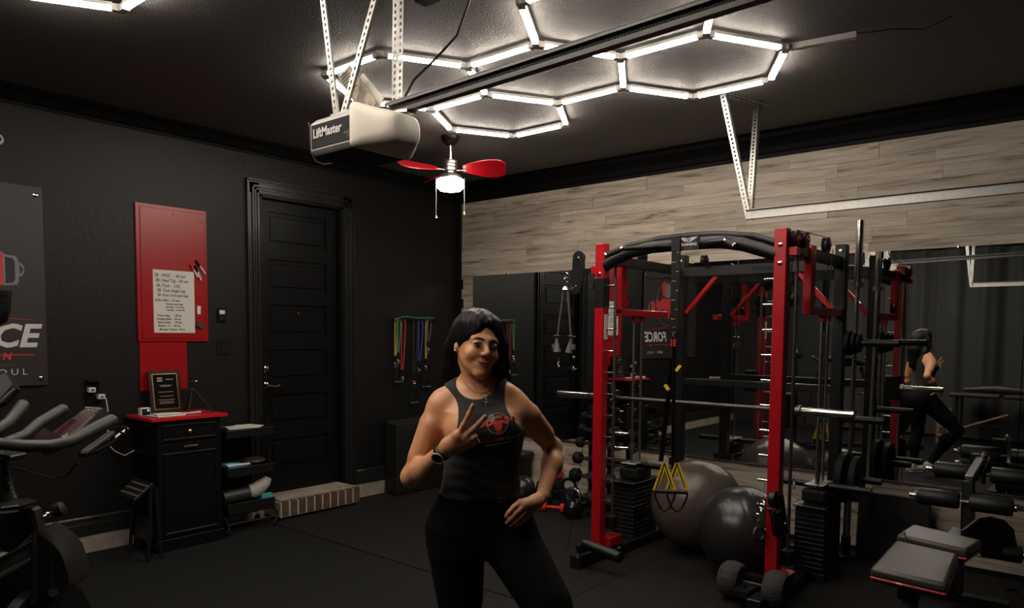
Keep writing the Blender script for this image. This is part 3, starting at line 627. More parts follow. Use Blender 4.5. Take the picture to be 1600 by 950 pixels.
# ================================================================== CABINET CORNER
def bx(name, x0, x1, y0, y1, z0, z1, m, parent=None, bev=0): return MB().bb(x0, x1, y0, y1, z0, z1).build(name, m, parent, bev=bev, sm=False)
cb = thing('storage_cabinet', 'narrow black cabinet with a red top against the left wall', 'cabinet', (-5.31, 2.495, 0))
CX = -5.12
bx('body', XL + .02, CX - .018, 2.255, 2.735, .06, .925, M['doorblack'], cb, .002)
bx('plinth', XL + .02, CX + .004, 2.245, 2.745, 0, .085, M['doorblack'], cb, .003)
bx('countertop', XL + .012, CX + .025, 2.215, 2.775, .925, .950, mat('red_painted_top', (.45, .010, .012), .28), cb, .004)
def front(name, z0, z1, lines, parent):
    o = bx(name, CX - .018, CX, 2.262, 2.728, z0, z1, M['doorblack'], parent, .003)
    for z in lines: MB().prism([(CX - .001, 2.302, z + .007), (CX + .010, 2.302, z), (CX + .010, 2.302, z - .003), (CX - .001, 2.302, z - .007)], (0, 1, 0), .386).build('moulding', M['ridge'], o, sm=False)  # horizontal strips painted lighter than the upright ones, as if lit from above
    for y in (2.305, 2.685): MB().bb(CX - .001, CX + .006, y - .004, y + .004, min(lines), max(lines)).build('moulding', M['doorblack'], o, bev=.002, sm=False)
    return o
dr = front('drawer', .770, .912, (.890, .792), cb); dd = front('door', .095, .762, (.690, .125), cb)
MB().lathe([(.006, 0), (.006, .012), (.014, .018), (.014, .026), (.006, .031)], (CX, 2.487, .842), (1, 0, 0)).build('knob', M['brass'], dr)
MB().bb(CX + .012, CX + .020, 2.44, 2.545, .728, .742).bb(CX, CX + .014, 2.45, 2.456, .732, .738).bb(CX, CX + .014, 2.529, 2.535, .732, .738).build('pull_handle', M['brass'], dd, bev=.002, sm=False)
# things on the cabinet
t = thing('award_plaque', 'dark award plaque with a gold-edged black plate on the red cabinet top', 'plaque', (-5.42, 2.47, .95))
Rp = Matrix.Rotation(math.radians(-9), 3, 'Y'); pc = Vector((-5.425, 2.475, .953)) + Rp @ Vector((0, 0, .155))
wood_d = mat('cherry_plaque_board', (.022, .006, .005), .3)
MB().box(pc, (.018, .235, .31), Rp).build('board', wood_d, t, bev=.004, sm=False)
MB().box(pc + Rp @ Vector((.011, 0, 0)), (.003, .185, .265), Rp).build('border', M['brass'], t, sm=False)
pl = MB().box(pc + Rp @ Vector((.013, 0, 0)), (.003, .173, .253), Rp).build('plate', M['glassblack'], t, sm=False)
gold = mat('engraving', (.30, .22, .16), .5); ln_ = MB()
for z, w_ in ((.045, .09), (.037, .07), (-.004, .11), (-.035, .10), (-.062, .12), (-.076, .10), (-.088, .11)): ln_.box(pc + Rp @ Vector((.0152, 0, z)), (.001, w_, .004), Rp)
ln_.box(pc + Rp @ Vector((.0152, -.04, .098)), (.001, .038, .012), Rp).box(pc + Rp @ Vector((.0152, -.04, .080)), (.001, .038, .012), Rp).box(pc + Rp @ Vector((.0152, .032, .088)), (.001, .055, .006), Rp).build('engraved_lines', gold, t, sm=False)
MB().bar(pc + Vector((-.012, 0, .05)), (-5.50, 2.475, .953), .03, .004).build('rear_foot', wood_d, t, sm=False)
t = thing('smart_display', 'small white-framed cube with a blue lit display on the cabinet', 'display', (-5.33, 2.27, .95))
bx('case', -5.35, -5.30, 2.235, 2.305, .951, 1.010, M['white'], t, .006); bx('screen', -5.30, -5.2985, 2.242, 2.298, .959, 1.003, M['glassblack'], t); bx('lit_icon', -5.2985, -5.2975, 2.278, 2.292, .985, .998, M['led'], t)
t = thing('folded_cloth', 'folded white cloth lying at the front left of the cabinet top', 'cloth', (-5.2, 2.36, .95))
MB().prism([(-5.12, 2.275, .951), (-5.13, 2.475, .951), (-5.24, 2.46, .951), (-5.27, 2.26, .951)], (0, 0, 1), .012).build('lower_fold', M['paper'], t, bev=.004, sm=False)
MB().prism([(-5.135, 2.27, .964), (-5.14, 2.465, .964), (-5.22, 2.45, .964), (-5.25, 2.29, .964)], (0, 0, 1), .010).build('upper_fold', M['paper'], t, bev=.004, sm=False)
tag(MB().cyl((-5.20, 2.49, .959), (-5.23, 2.62, .959), .0065, n=10).cyl((-5.23, 2.62, .959), (-5.233, 2.632, .959), .008, n=10).build('pen', M['white']), 'white pen lying beside the cloth on the cabinet', 'pen')
t = thing('mini_tripod', 'small black tripod standing open on the right of the cabinet top', 'tripod', (-5.33, 2.63, .95))
hd = Vector((-5.34, 2.625, 1.13)); MB().cyl(hd, hd + Vector((0, 0, .035)), .011).ell(hd + Vector((0, 0, .045)), .014).bar(hd + Vector((0, -.01, .062)), hd + Vector((0, .045, .064)), .022, .018).build('head', M['black'], t)
for e in ((-5.24, 2.545, .958), (-5.25, 2.735, .958), (-5.46, 2.63, .958)): MB().tube([hd, e], [.011, .006], 8).ell(e, .008).build('leg', M['rubber'], t)
MB().lathe([(.009, 0), (.009, .02), (.003, .022)], hd + Vector((.01, .015, .05)), (0, 1, 0), n=10).build('clamp_knob', M['steel'], t)
# folded step stool with a dotted tread
t = thing('step_stool', 'folded black step stool with a dotted tread leaning by the cabinet', 'stool', (-5.25, 2.15, 0))
ta = math.radians(38); tr = MB(); c0 = Vector((-5.24, 2.10, .475)); SH = 1; Rt = Matrix.Rotation(ta, 3, 'X')
MB().box(c0, (.27, .16, .02), Rt).build('tread', M['black'], t, bev=.004, sm=False)
for i in range(12):
    for j in range(3): tr.box(c0 + Rt @ Vector((-.118 + i * .0215, -.044 + j * .044, .0108)), (.007, .014, .002), Rt)
tr.build('grip_dots', M['greyprint'], t, sm=False)
for x in (-5.38, -5.10):
    MB().tube([(x, 2.175, .50), (x, 2.185, .26), (x, 2.20, .012)], .012, 8).build('leg', M['blackmetal'], t); MB().tube([(x, 2.14, .505), (x, 2.13, .26), (x, 2.11, .012)], .012, 8).build('leg', M['blackmetal'], t)
MB().box((-5.24, 2.14, .20), (.27, .02, .15), Matrix.Rotation(-.05, 3, 'X')).build('lower_tread', M['black'], t, bev=.004, sm=False)
MB().bb(-5.38, -5.10, 2.195, 2.205, .05, .07).bb(-5.38, -5.10, 2.15, 2.165, .49, .51).build('cross_bar', M['blackmetal'], t, sm=False)
t.location = (-5.14, 2.165, -.0)
# rolling cart
t = thing('rolling_cart', 'three-tier black rolling cart between the cabinet and the door', 'cart', (-5.31, 3.0, 0))
cx0, cx1, cy0, cy1 = -5.45, -5.17, 2.80, 3.20
for z, hh, nm in ((.74, .06, 'top_tray'), (.44, .07, 'middle_tray'), (.15, .085, 'bottom_tray')):
    m = MB(); m.bb(cx0, cx1, cy0, cy1, z, z + .004)
    for a in ((cx0, cx0 + .004, cy0, cy1), (cx1 - .004, cx1, cy0, cy1), (cx0, cx1, cy0, cy0 + .004), (cx0, cx1, cy1 - .004, cy1)): m.bb(*a, z, z + hh)
    m.tube([(cx0, cy0, z + hh), (cx1, cy0, z + hh), (cx1, cy1, z + hh), (cx0, cy1, z + hh)], .005, 6, closed=True); m.build(nm, M['blackmetal'], t, sm=False)
xm = (cx0 + cx1) / 2
for y in (cy0 - .012, cy1 + .012):
    MB().tube([(cx0 + .02, y, .085), (cx0 + .02, y, .12), (xm - .05, y, .16), (xm - .05, y, .74), (xm - .05, y, .84), (xm + .05, y, .84), (xm + .05, y, .74), (xm + .05, y, .16), (cx1 + .01, y, .12), (cx1 + .01, y, .085)], .008, 8).build('frame_tube', M['blackmetal'], t)
for xr_ in (cx1 + .01, cx0 + .02): MB().cyl((xr_, cy0 - .01, .085), (xr_, cy1 + .01, .085), .008).build('bottom_rail', M['blackmetal'], t)
for x in (cx0 + .02, cx1 + .01):
    for y in (cy0, cy1):
        c = MB().torus((x, y, .030), (1, .3, 0), .020, .010, 14, 8).cyl((x - .008, y, .03), (x + .008, y, .03), .012); c.build('caster', M['blackgloss'], t)
        MB().cyl((x, y, .05), (x, y, .08), .006).bar((x, y, .056), (x, y - .012, .04), .024, .006).build('caster_fork', M['chrome'], t)
tag(MB().prism([(-5.20, 2.84, .806), (-5.18, 3.08, .806), (-5.26, 3.17, .806), (-5.40, 3.12, .806), (-5.38, 2.9, .806)], (0, 0, 1), .004).prism([(-5.23, 2.88, .811), (-5.22, 3.02, .811), (-5.33, 3.10, .816), (-5.38, 2.98, .812)], (.05, 0, 1), .004).build('loose_papers', M['paper'], bev=.001, sm=False), 'loose white papers lying on the top tray of the cart', 'papers')
t = thing('magazine_pile', 'blue and white magazines on the middle tray of the cart', 'magazines', (-5.25, 2.9, .5))
bx('blue_cover', -5.34, -5.175, 2.82, 2.98, .514, .526, M['blue'], t, .002); MB().prism([(-5.18, 2.815, .528), (-5.165, 2.99, .528), (-5.20, 3.0, .532), (-5.25, 2.83, .534)], (0, 0, 1), .004).build('white_cover', M['paper'], t, sm=False); bx('teal_cover', -5.32, -5.19, 2.83, 2.93, .527, .533, M['teal'], t)
tag(MB().ell((-5.27, 3.08, .535), (.09, .09, .028)).build('black_pouch', M['vinyl']), 'soft black pouch on the right of the cart\'s middle tray', 'pouch')
t = thing('rolled_mat', 'black rolled mat with a pale fabric end in the bottom tray', 'rolled mat', (-5.3, 2.95, .3))
MB().cyl((-5.26, 2.80, .275), (-5.26, 3.06, .285), .055, n=20).build('roll', M['vinyl'], t)
MB().tube([(-5.26, 3.03, .29), (-5.25, 3.075, .295), (-5.24, 3.115, .325), (-5.24, 3.155, .355), (-5.24, 3.175, .39)], [.058, .062, .056, .050, .040], 14).build('pale_end', M['towel'], t)
tag(MB().lathe([(.03, 0), (.034, .01), (.034, .075), (.02, .09), (.012, .10)], (-5.215, 3.145, .155)).bb(-5.22, -5.18, 3.10, 3.19, .16, .27).build('spray_bottle', M['teal'], bev=.002), 'teal bottle in the right front corner of the cart\'s bottom tray', 'bottle')

# ================================================================== EXERCISE BIKE (left edge)
bike = thing('exercise_bike', 'black exercise bike with curved handlebars at the left edge', 'exercise bike', (-2.75, .62, 0))
grip = mat('bike_grip_rubber', (.036, .034, .031), .5, bump=(300, .2, .001))
MB().tube([(-2.594,0.693,1.21), (-2.524,0.726,1.208), (-2.49,0.781,1.206), (-2.509,0.843,1.21), (-2.552,0.915,1.232), (-2.598,0.995,1.254)], [.018, .019, .0185, .0185, .020, .022], 14).ell((-2.599,0.997,1.255), .022).build('handlebar', grip, bike)
MB().tube([(-2.959,0.747,1.148), (-2.974,0.802,1.167), (-3.011,0.864,1.18), (-3.062,0.929,1.216), (-3.112,1.021,1.253)], [.017, .018, .018, .020, .021], 14).ell((-3.111,1.022,1.253), .021).build('handlebar', grip, bike)
MB().tube([(-3.243,0.77,1.143), (-3.214,0.824,1.174), (-3.242,0.881,1.205), (-3.298,0.943,1.26)], [.018, .020, .022, .023], 14).ell((-3.3,0.944,1.262), .023).build('handlebar', grip, bike)
MB().tube([(-2.735,0.619,1.271), (-2.627,0.64,1.221), (-2.594,0.693,1.21)], .018, 12).build('handlebar', grip, bike)
MB().prism([(-2.783,0.715,1.186), (-2.822,0.761,1.183), (-2.785,0.79,1.156), (-2.634,0.76,1.154), (-2.581,0.7,1.156), (-2.643,0.675,1.172)], (0, 0, 1), .018).build('centre_pad', M['black'], bike, bev=.004, sm=False)
MB().tube([(-2.743,0.711,1.197), (-2.799,0.755,1.186)], .0035, 6).tube([(-2.79,0.774,1.168), (-2.775,0.786,1.162), (-2.744,0.773,1.161)], .0035, 6).build('red_accent', M['redplastic'], bike)
# console with a lit screen tilted up towards the rider
q = [Vector(v) for v in ((-2.968,0.898,1.158), (-2.629,0.873,1.199), (-2.797,1.053,1.283), (-3.079,1.102,1.264))]
nn = (q[1] - q[0]).cross(q[3] - q[0]).normalized(); nn = nn if nn.z > 0 else -nn
con = MB().prism([v - nn * .03 for v in q], nn, .030).build('console', M['blackgloss'], bike, bev=.004, sm=False)
ce = sum(q, Vector()) / 4; MB().prism([ce + (v - ce) * .86 + nn * .0005 for v in q], nn, .001).build('screen', M['screenred'], con, sm=False)
ux = (q[2] - q[1]).normalized(); uy = (q[3] - q[2]).normalized()
MB().bar(q[2] - ux * .02 + nn * .003, q[3] - ux * .02 + nn * .003, .003, .004).build('white_mark', M['whiteprint'], con, sm=False)
for f in (.15, .4, .65): MB().bar(q[2].lerp(q[3], f) - ux * .035 + nn * .003, q[2].lerp(q[3], f + .12) - ux * .050 + nn * .003, .004, .003).build('white_mark', M['whiteprint'], con, sm=False)
for f in (.2, .4, .6): MB().bar(q[1].lerp(q[0], f) + ux * .02 + nn * .003, q[1].lerp(q[0], f + .08) + ux * .028 + nn * .003, .004, .002).build('white_mark', M['whiteprint'], con, sm=False)
MB().prism([(-2.803,0.83,1.182), (-2.842,0.877,1.204), (-2.683,0.879,1.189), (-2.574,0.839,1.172), (-2.597,0.792,1.162)], (0, 0, 1), .02).build('console_mount', M['blackgloss'], bike, bev=.005, sm=False)
text('lettering', 'D', .030, M['whiteprint'], bike, (-2.559,0.774,1.193), (.76, .64, 0), (-.1, .1, 1), bold=.001); text('lettering', 'BC45', .024, M['whiteprint'], bike, (-2.569,0.818,1.187), (.55, .55, .55), (-.35, -.1, .9), bold=.001)
# shelf on the right of the handlebar
q = [Vector(v) for v in ((-2.418,0.84,1.193), (-2.352,0.831,1.197), (-2.457,0.955,1.236), (-2.562,0.985,1.232))]
MB().prism(q, (.1, .1, -1), .010).build('device_shelf', mat('grey_shelf', (.035, .033, .031), .4), bike, bev=.002, sm=False)
MB().tube([(-2.48,0.949,1.239), (-2.451,0.961,1.249), (-2.464,0.99,1.245), (-2.476,1.004,1.226)], .004, 8).tube([(-2.448,0.963,1.237), (-2.452,0.984,1.222)], .004, 8).tube([(-2.396,0.832,1.181), (-2.415,0.882,1.188), (-2.453,0.943,1.205), (-2.478,1.003,1.234)], .010, 8).build('shelf_hook', M['blackgloss'], bike)
tag(MB().tube([(-2.805,0.744,1.111), (-2.733,0.802,1.09), (-2.676,0.849,1.07), (-2.646,0.875,1.079), (-2.564,0.882,1.134)], .003, 6).build('sensor_cable', M['rubber']), 'thin black cable sagging under the bike handlebar', 'cable')
# post, fore frame, seat slider, knob
MB().tube([(-2.745,0.718,1.138), (-2.717,0.722,1.059), (-2.641,0.735,0.925)], .024, 12).build('handlebar_post', M['blackmetal'], bike)
m = MB()
for i in range(6): f = i / 5; a = Vector((-2.667,0.714,1.091)).lerp(Vector((-2.604,0.722,1.023)), f); m.ell(a, .0045, 8, 6)
m.build('adjustment_holes', M['greyprint'], bike)
MB().prism([(-2.574,0.669,1.023), (-2.603,0.71,1.025), (-2.622,0.758,1.018), (-2.579,0.768,1.014), (-2.483,0.693,1.028), (-2.48,0.644,1.03)], (0, 0, 1), .014).build('frame_cap', M['trimblack'], bike, bev=.004, sm=False)
MB().prism([(-2.662,0.658,0.997), (-2.557,0.747,1.008), (-2.538,0.756,0.92), (-2.595,0.702,0.86), (-2.657,0.653,0.899)], (-.64, .76, 0), .05).build('front_frame', M['black'], bike, bev=.008, sm=False)
MB().cyl((-2.475,0.749,0.995), (-2.502,0.793,1.002), .006).ell((-2.486,0.766,0.998), .010).build('knob_stem', M['chrome'], bike)
MB().lathe([(.010, 0), (.022, .004), (.024, .012), (.022, .028), (.008, .032)], (-2.505,0.79,1), (.62, .66, .34), n=8).build('resistance_knob', M['black'], bike)
# flywheel shroud: lofted cover
def shr(px, w_): return px
S1 = [(-2.387,0.526,0.882), (-2.32,0.613,0.941), (-2.292,0.668,0.999), (-2.316,0.687,0.998), (-2.334,0.733,0.953), (-2.335,0.756,0.916), (-2.315,0.767,0.855), (-2.311,0.768,0.818), (-2.324,0.728,0.786), (-2.299,0.677,0.708), (-2.379,0.519,0.718)]
S1 = [Vector(v) for v in S1]; dn = Vector((-.72, .69, -.05)).normalized(); cen = sum(S1, Vector()) / len(S1)
secs = [[cen + (v - cen) * .93 for v in S1], [v + dn * .02 for v in S1], [v + dn * .11 for v in S1], [cen + (v - cen) * .93 + dn * .13 for v in S1]]
loft(secs).build('flywheel_shroud', mat('shroud_plastic', (.014, .0135, .013), .33, spec=.4), bike)
MB().tube([(-2.298,0.562,0.881), (-2.29,0.596,0.902), (-2.269,0.628,0.923), (-2.256,0.654,0.936)], [.008, .009, .009, .006], 8).build('chrome_trim', M['chrome'], bike)
MB().tube([(-2.324,0.569,0.922), (-2.278,0.624,0.958), (-2.269,0.66,0.98)], .006, 8).tube([(-2.266,0.665,1.004), (-2.238,0.655,0.927), (-2.212,0.642,0.822)], .005, 8).tube([(-2.32,0.719,0.957), (-2.302,0.714,0.862), (-2.288,0.708,0.803)], .004, 8).build('shroud_rib', M['trimblack'], bike)
MB().lathe([(.03, -.02), (.30, -.018), (.315, 0), (.30, .018), (.03, .02)], (-2.37,0.693,0.521), (.70, .66, 0), n=40).build('flywheel', M['blackgloss'], bike)
MB().cyl((-2.286,0.711,0.819), (-2.324,0.729,0.805), .012).build('axle_bolt', M['chrome'], bike)
MB().tube([(-2.759,0.887,0.81), (-2.752,0.918,0.795), (-2.706,0.905,0.794), (-2.654,0.87,0.794)], .012, 8).build('pedal', M['black'], bike); MB().bar((-2.634,0.861,0.798), (-2.675,0.892,0.804), .012, .010).build('pedal_reflector', M['white'], bike, sm=False)
MB().bar((-3.30, 1.05, .04), (-3.0, .60, .04), .07, .05).bar((-2.4, .30, .04), (-2.1, .02, .04), .07, .05).bar((-3.15, .82, .06), (-2.25, .16, .06), .06, .06).build('base_frame', M['blackmetal'], bike, bev=.004, sm=False)
MB().tube([(-2.85, .66, .06), (-2.83, .66, .55)], .04, 12).build('front_post', M['blackmetal'], bike)
# upper black arm of a second machine behind the bike
t = thing('elliptical_arm', 'upright black arm and pad of a machine in front of the poster', 'exercise machine', (-3.4, .85, 0))
MB().tube([(-3.57,0.925,1.583), (-3.541,0.951,1.601), (-3.536,0.958,1.638), (-3.539,0.961,1.706)], [.02, .022, .024, .026], 12).lathe([(.029, 0), (.029, .02)], (-3.539,0.96,1.696)).build('upright', M['black'], t)
MB().tube([(-3.573,0.921,1.569), (-3.56, .80, .9), (-3.56, .80, .012)], .025, 10).bb(-3.76, -3.36, .72, .86, 0, .06).build('mast', M['blackmetal'], t)
q = [Vector(v) for v in ((-3.46,0.858,1.24), (-3.516,0.886,1.363), (-3.525,0.947,1.392), (-3.489,0.971,1.319), (-3.468,0.919,1.266))]
MB().prism(q, (-.6, .7, -.3), .06).build('console_pad', M['black'], t, bev=.012, sm=False)
MB().bar((-3.422,0.891,1.26), (-3.44,0.959,1.319), .012, .006).build('pad_edge', M['steel'], t, sm=False)
# ================================================================== POWER RACK
rk = thing('power_rack', 'red and black cable and smith machine rack in front of the mirrors', 'power rack', (-2.12, 4.65, 0))
LXc, RXc, FYc, RYc = -2.75, -1.535, 4.20, 5.20
H = .0355; LR, RR = -2.665, -1.500; LS, RS_ = -2.790, -1.500
def beam(name, x0, x1, y0, y1, z0, z1, m, b=.004): return bx(name, x0, x1, y0, y1, z0, z1, m, rk, b)
zz_ = lambda z: 1.5588 + (z - 1.5588) * .944
for xc, s_ in ((LXc, 1), (RXc, -1)):
    p_ = beam('front_post', xc - H, xc + H, FYc - H, FYc + H, .085, zz_(2.20), M['red'])
    for z in [zz_(.35 + .155 * i) for i in range(11)]: MB().cyl((xc + s_ * H, FYc, z), (xc + s_ * (H + .066), FYc, z), .0078, n=10).build('safety_peg', M['chrome'], p_)
    for z in (zz_(2.10), zz_(1.99)) if s_ < 0 else (zz_(1.985),): MB().lathe([(.013, 0), (.013, .005), (.008, .006), (.008, .013), (.001, .014)], (xc, FYc - H, z), (0, -1, 0), n=12).build('bolt', M['chrome'], p_)
MB().bb(LXc - H - .003, LXc + H + .003, FYc - H - .003, FYc + H + .003, zz_(1.745), zz_(1.955)).build('splice_sleeve', M['blackmetal'], rk, bev=.003, sm=False)
MB().bb(LXc + H + .001, LXc + H + .004, FYc - .02, FYc + .02, 1.52, 1.69).build('warning_sticker', M['paper'], rk, sm=False)
for xc, rx, sx, yd, rods in ((LXc, LR, LS, 4.48, (4.70, 4.81)), (RXc, RR, RS_, 4.53, (4.83, 4.95))):
    beam('rear_post', rx - H, rx + H, RYc - H, RYc + H, .06, 2.165, M['blackmetal'])
    MB().lathe([(.012, 0), (.012, .005), (.007, .006), (.007, .012)], (rx, RYc - H, 2.12), (0, -1, 0), n=12).build('bolt', M['chrome'], rk)
    xb = (xc + rx) / 2
    beam('side_base', xb - H, xb + H, 4.23, 5.30, 0.0, .07, M['blackmetal'])
    beam('top_side_beam', xb - .03, xb + .03, FYc + H, RYc, 2.02, 2.085, M['blackmetal'])
    beam('front_foot', xc - .04, xc + .04, 3.92, 4.30, 0.0, .085, M['blackmetal'])
    beam('foot_bracket', xc - .02, xc + .075, FYc + H, FYc + .19, .085, .15, M['red'])
    beam('stack_dropper', sx - .025, sx + .025, yd, yd + .075, 1.70, 2.10, M['red'])
    beam('stack_top_beam', sx - .026, sx + .026, yd, RYc - H, 1.685, 1.735, M['red'])
    for yy in rods:
        MB().cyl((sx, yy, .12), (sx, yy, 1.69), .0105, n=10).build('guide_rod', M['steel'], rk); MB().bb(sx - .016, sx + .016, yy - .016, yy + .016, 1.65, 1.685).build('rod_socket', M['red'], rk, sm=False)
    ym = sum(rods) / 2
    beam('stack_base', sx - .10, sx + .10, ym - .18, ym + .18, 0.0, .055, M['rubber'])
    for i in range(13):
        z0 = .060 + i * .031; beam('weight_plate', sx - .092, sx + .092, ym - .17, ym + .17, z0, z0 + .029, M['black'], .003)
    MB().bb(sx - .102, sx + .102, ym - .19, ym + .19, .468, .478).build('stack_lid', M['blackmetal'], rk, bev=.003, sm=False)
    MB().bb(sx - .080, sx + .080, ym - .11, ym + .11, .485, .575).build('carriage', M['rubber'], rk, bev=.02, sm=False, seg=2); MB().bb(sx - .06, sx + .06, ym - .11, ym + .11, .598, .606).bb(sx - .04, sx + .04, ym - .07, ym + .07, .575, .598).build('carriage_plate', M['steel'], rk, bev=.002, sm=False)
    for s2 in (-1, 1): MB().cyl((sx + s2 * .05, ym, .588), (sx + s2 * .31, ym, .588), .022, n=14).cyl((sx + s2 * .31, ym, .588), (sx + s2 * .315, ym, .588), .026, n=14).build('loading_horn', M['black'], rk)
    rx2 = xc + (.035 if xc < -2 else .045)
    MB().cyl((rx2, 4.315, .27), (rx2, 4.315, 2.07), .0100, n=12).build('smith_rod', M['steel'], rk)
    beam('rod_block', rx2 - .03, rx2 + .03, 4.28, 4.35, .20, .29, M['rubber']); beam('rod_block', rx2 - .03, rx2 + .03, 4.28, 4.35, 2.02, 2.085, M['blackmetal'])
    # gusset braces in the corners of the rear frame
    s3 = 1 if xc < -2 else -1
    MB().bar((rx + s3 * H, RYc, 1.72), (rx + s3 * (H + .25), RYc, 2.00), .04, .03).build('brace', M['red'], rk, bev=.003, sm=False)
beam('rear_base', LR, RR, 5.24, 5.31, 0.0, .06, M['blackmetal'])
rb = beam('rear_top_beam', LR - .30, RR - H, 5.165, 5.235, 1.995, 2.072, M['blackmetal'])
MB().bb(-2.10, -1.92, 5.163, 5.1655, 2.02, 2.05).build('maker_plate', M['label'], rb, sm=False)
beam('rear_low_beam', LR, RR, 5.17, 5.23, 1.17, 1.22, M['blackmetal'])
# weight plate holders on the rear post (z 1.51, 1.0)
for z, xe in ((1.51, -1.13), (1.0, -1.20)): MB().cyl((RR + H, RYc, z), (xe, RYc, z), .024, n=14).cyl((xe - .006, RYc, z), (xe, RYc, z), .027, n=14).bb(RR + H, RR + H + .008, RYc - .03, RYc + .03, z - .05, z + .05).build('plate_horn', M['black'], rk)
MB().cyl((RR + H, RYc, .60), (-1.20, RYc, .60), .024, n=14).build('plate_horn', M['black'], rk)
# pulleys with red cheeks
def pulley(c, axis, r=.045, cheek='red', nm='pulley'):
    o = MB().lathe([(r * .5, -.016), (r, -.016), (r * .86, 0), (r, .016), (r * .5, .016)], c, axis, n=22).build(nm, M['black'], rk)
    a = Vector(axis).normalized(); MB().lathe([(r * .62, .017), (r * .62, .022), (.012, .024), (.012, .030), (.001, .031)], c, a, n=18).lathe([(r * .62, .017), (r * .62, .022), (.012, .024)], c, -a, n=18).build('pulley_cheek', M[cheek], o); return o
WS[0] = .944
pulley((-2.97, 4.53, 2.085), (1, .0, 0), .055); pulley((-1.565, 4.50, 2.135), (1, 0, 0), .055); pulley((-1.54, 4.58, 2.135), (1, 0, 0), .05)
bx('pulley_bracket', -1.5875, -1.535, 4.44, 4.50, 2.035, 2.085, M['red'], rk, .003); bx('pulley_bracket', -3.005, -2.9525, 4.44, 4.50, 1.985, 2.045, M['red'], rk, .003)
WS[0] = 1
pulley((RS_ + .0, 4.86, 2.130), (1, 0, 0), .05, 'black'); pulley((LS, 4.80, 2.130), (1, 0, 0), .05, 'black')
pulley((RS_ - .035, 4.40, 1.77), (1, 0, 0), .048, 'black'); pulley((LS, 4.56, 1.785), (1, 0, 0), .043); pulley((RS_, 4.60, 1.785), (1, 0, 0), .043)
pulley((-2.45, 5.12, 2.11), (1, 0, 0), .04, 'black')
for pts in ([(-1.476, 4.25, 2.155), (RS_, 4.86, 2.18)], [(-1.476, 4.20, 2.05), (-1.50, 4.17, .50)], [(RS_, 4.91, 2.12), (RS_, 4.89, .60)], [(LS, 4.80, 2.08), (LS, 4.755, .60)], [(-2.80, 4.22, 2.02), (-2.82, 4.15, 1.0), (-2.84, 3.97, .10)], [(-1.40, 4.66, 2.08), (-1.40, 4.50, .10)]):
    MB().tube(pts, .0026, 6).build('cable', M['black'], rk)
WS[0] = .944
# pull-up bar: heavy arched beam with a thinner multi-grip bar in front
arch = [(-2.885, 4.45, 2.045), (-2.80, 4.45, 2.085), (-2.68, 4.45, 2.125), (-2.52, 4.45, 2.150), (-2.27, 4.45, 2.155), (-2.02, 4.45, 2.150), (-1.88, 4.45, 2.125), (-1.76, 4.45, 2.085), (-1.655, 4.45, 2.045)]
MB().tube(arch, .043, 16).build('pull_up_bar', M['black'], rk)
arch2 = [(-2.90, 4.50, 2.125), (-2.72, 4.50, 2.175), (-2.48, 4.50, 2.205), (-2.27, 4.50, 2.210), (-2.06, 4.50, 2.205), (-1.83, 4.50, 2.175), (-1.65, 4.50, 2.11)]
MB().tube(arch2, .024, 14).build('pull_up_bar', M['black'], rk)
for x0, x1, x2, s_ in ((-2.36, -2.64, -2.72, -1), (-2.11, -1.90, -1.815, 1)):
    MB().tube([(x0, 4.42, 2.135), (x0 + s_ * .05, 4.33, 2.135), (x1, 4.27, 2.130), (x1 + s_ * .02, 4.265, 2.128)], .017, 12).build('multi_grip', M['black'], rk)
    g = MB().cyl((x1, 4.27, 2.130), (x2, 4.20, 2.085), .020, n=14).build('angled_grip', M['rubber'], rk)
    for e, f in (((x1 - s_ * .005, 4.272, 2.131), (x1 + s_ * .01, 4.262, 2.126)), ((x2 - s_ * .002, 4.202, 2.086), (x2 + s_ * .006, 4.195, 2.081))): MB().cyl(e, f, .0205, n=14).build('end_cap', M['chrome'], g)
# emblem and lettering on the middle of the pull-up bar
bd = bx('sign_plate', -2.300, -2.150, 4.4045, 4.412, 2.108, 2.192, M['black'], rk, .001)
text('lettering', 'TRAINING', .0265, M['whiteprint'], bd, (-2.225, 4.4035, 2.134), (1, 0, 0), (0, 0, 1), align='CENTER', bold=.0006)
text('lettering', 'G E A R', .016, M['greyprint'], bd, (-2.225, 4.4035, 2.114), (1, 0, 0), (0, 0, 1), align='CENTER')
text('lettering', 'C', .030, M['whiteprint'], bd, (-2.225, 4.4035, 2.160), (1, 0, 0), (0, 0, 1), align='CENTER', bold=.0015)
wg = MB()
for s_ in (-1, 1):
    for k, (l, z) in enumerate(((.066, 2.184), (.056, 2.177), (.044, 2.170), (.030, 2.163))):
        wg.prism([(-2.225 + s_ * .014, 4.4045, z - .003), (-2.225 + s_ * l, 4.4045, z), (-2.225 + s_ * (l - .006), 4.4045, z + .005), (-2.225 + s_ * .014, 4.4045, z + .002)], (0, -1, 0), .001)
wg.build('winged_emblem', M['whiteprint'], bd, sm=False)
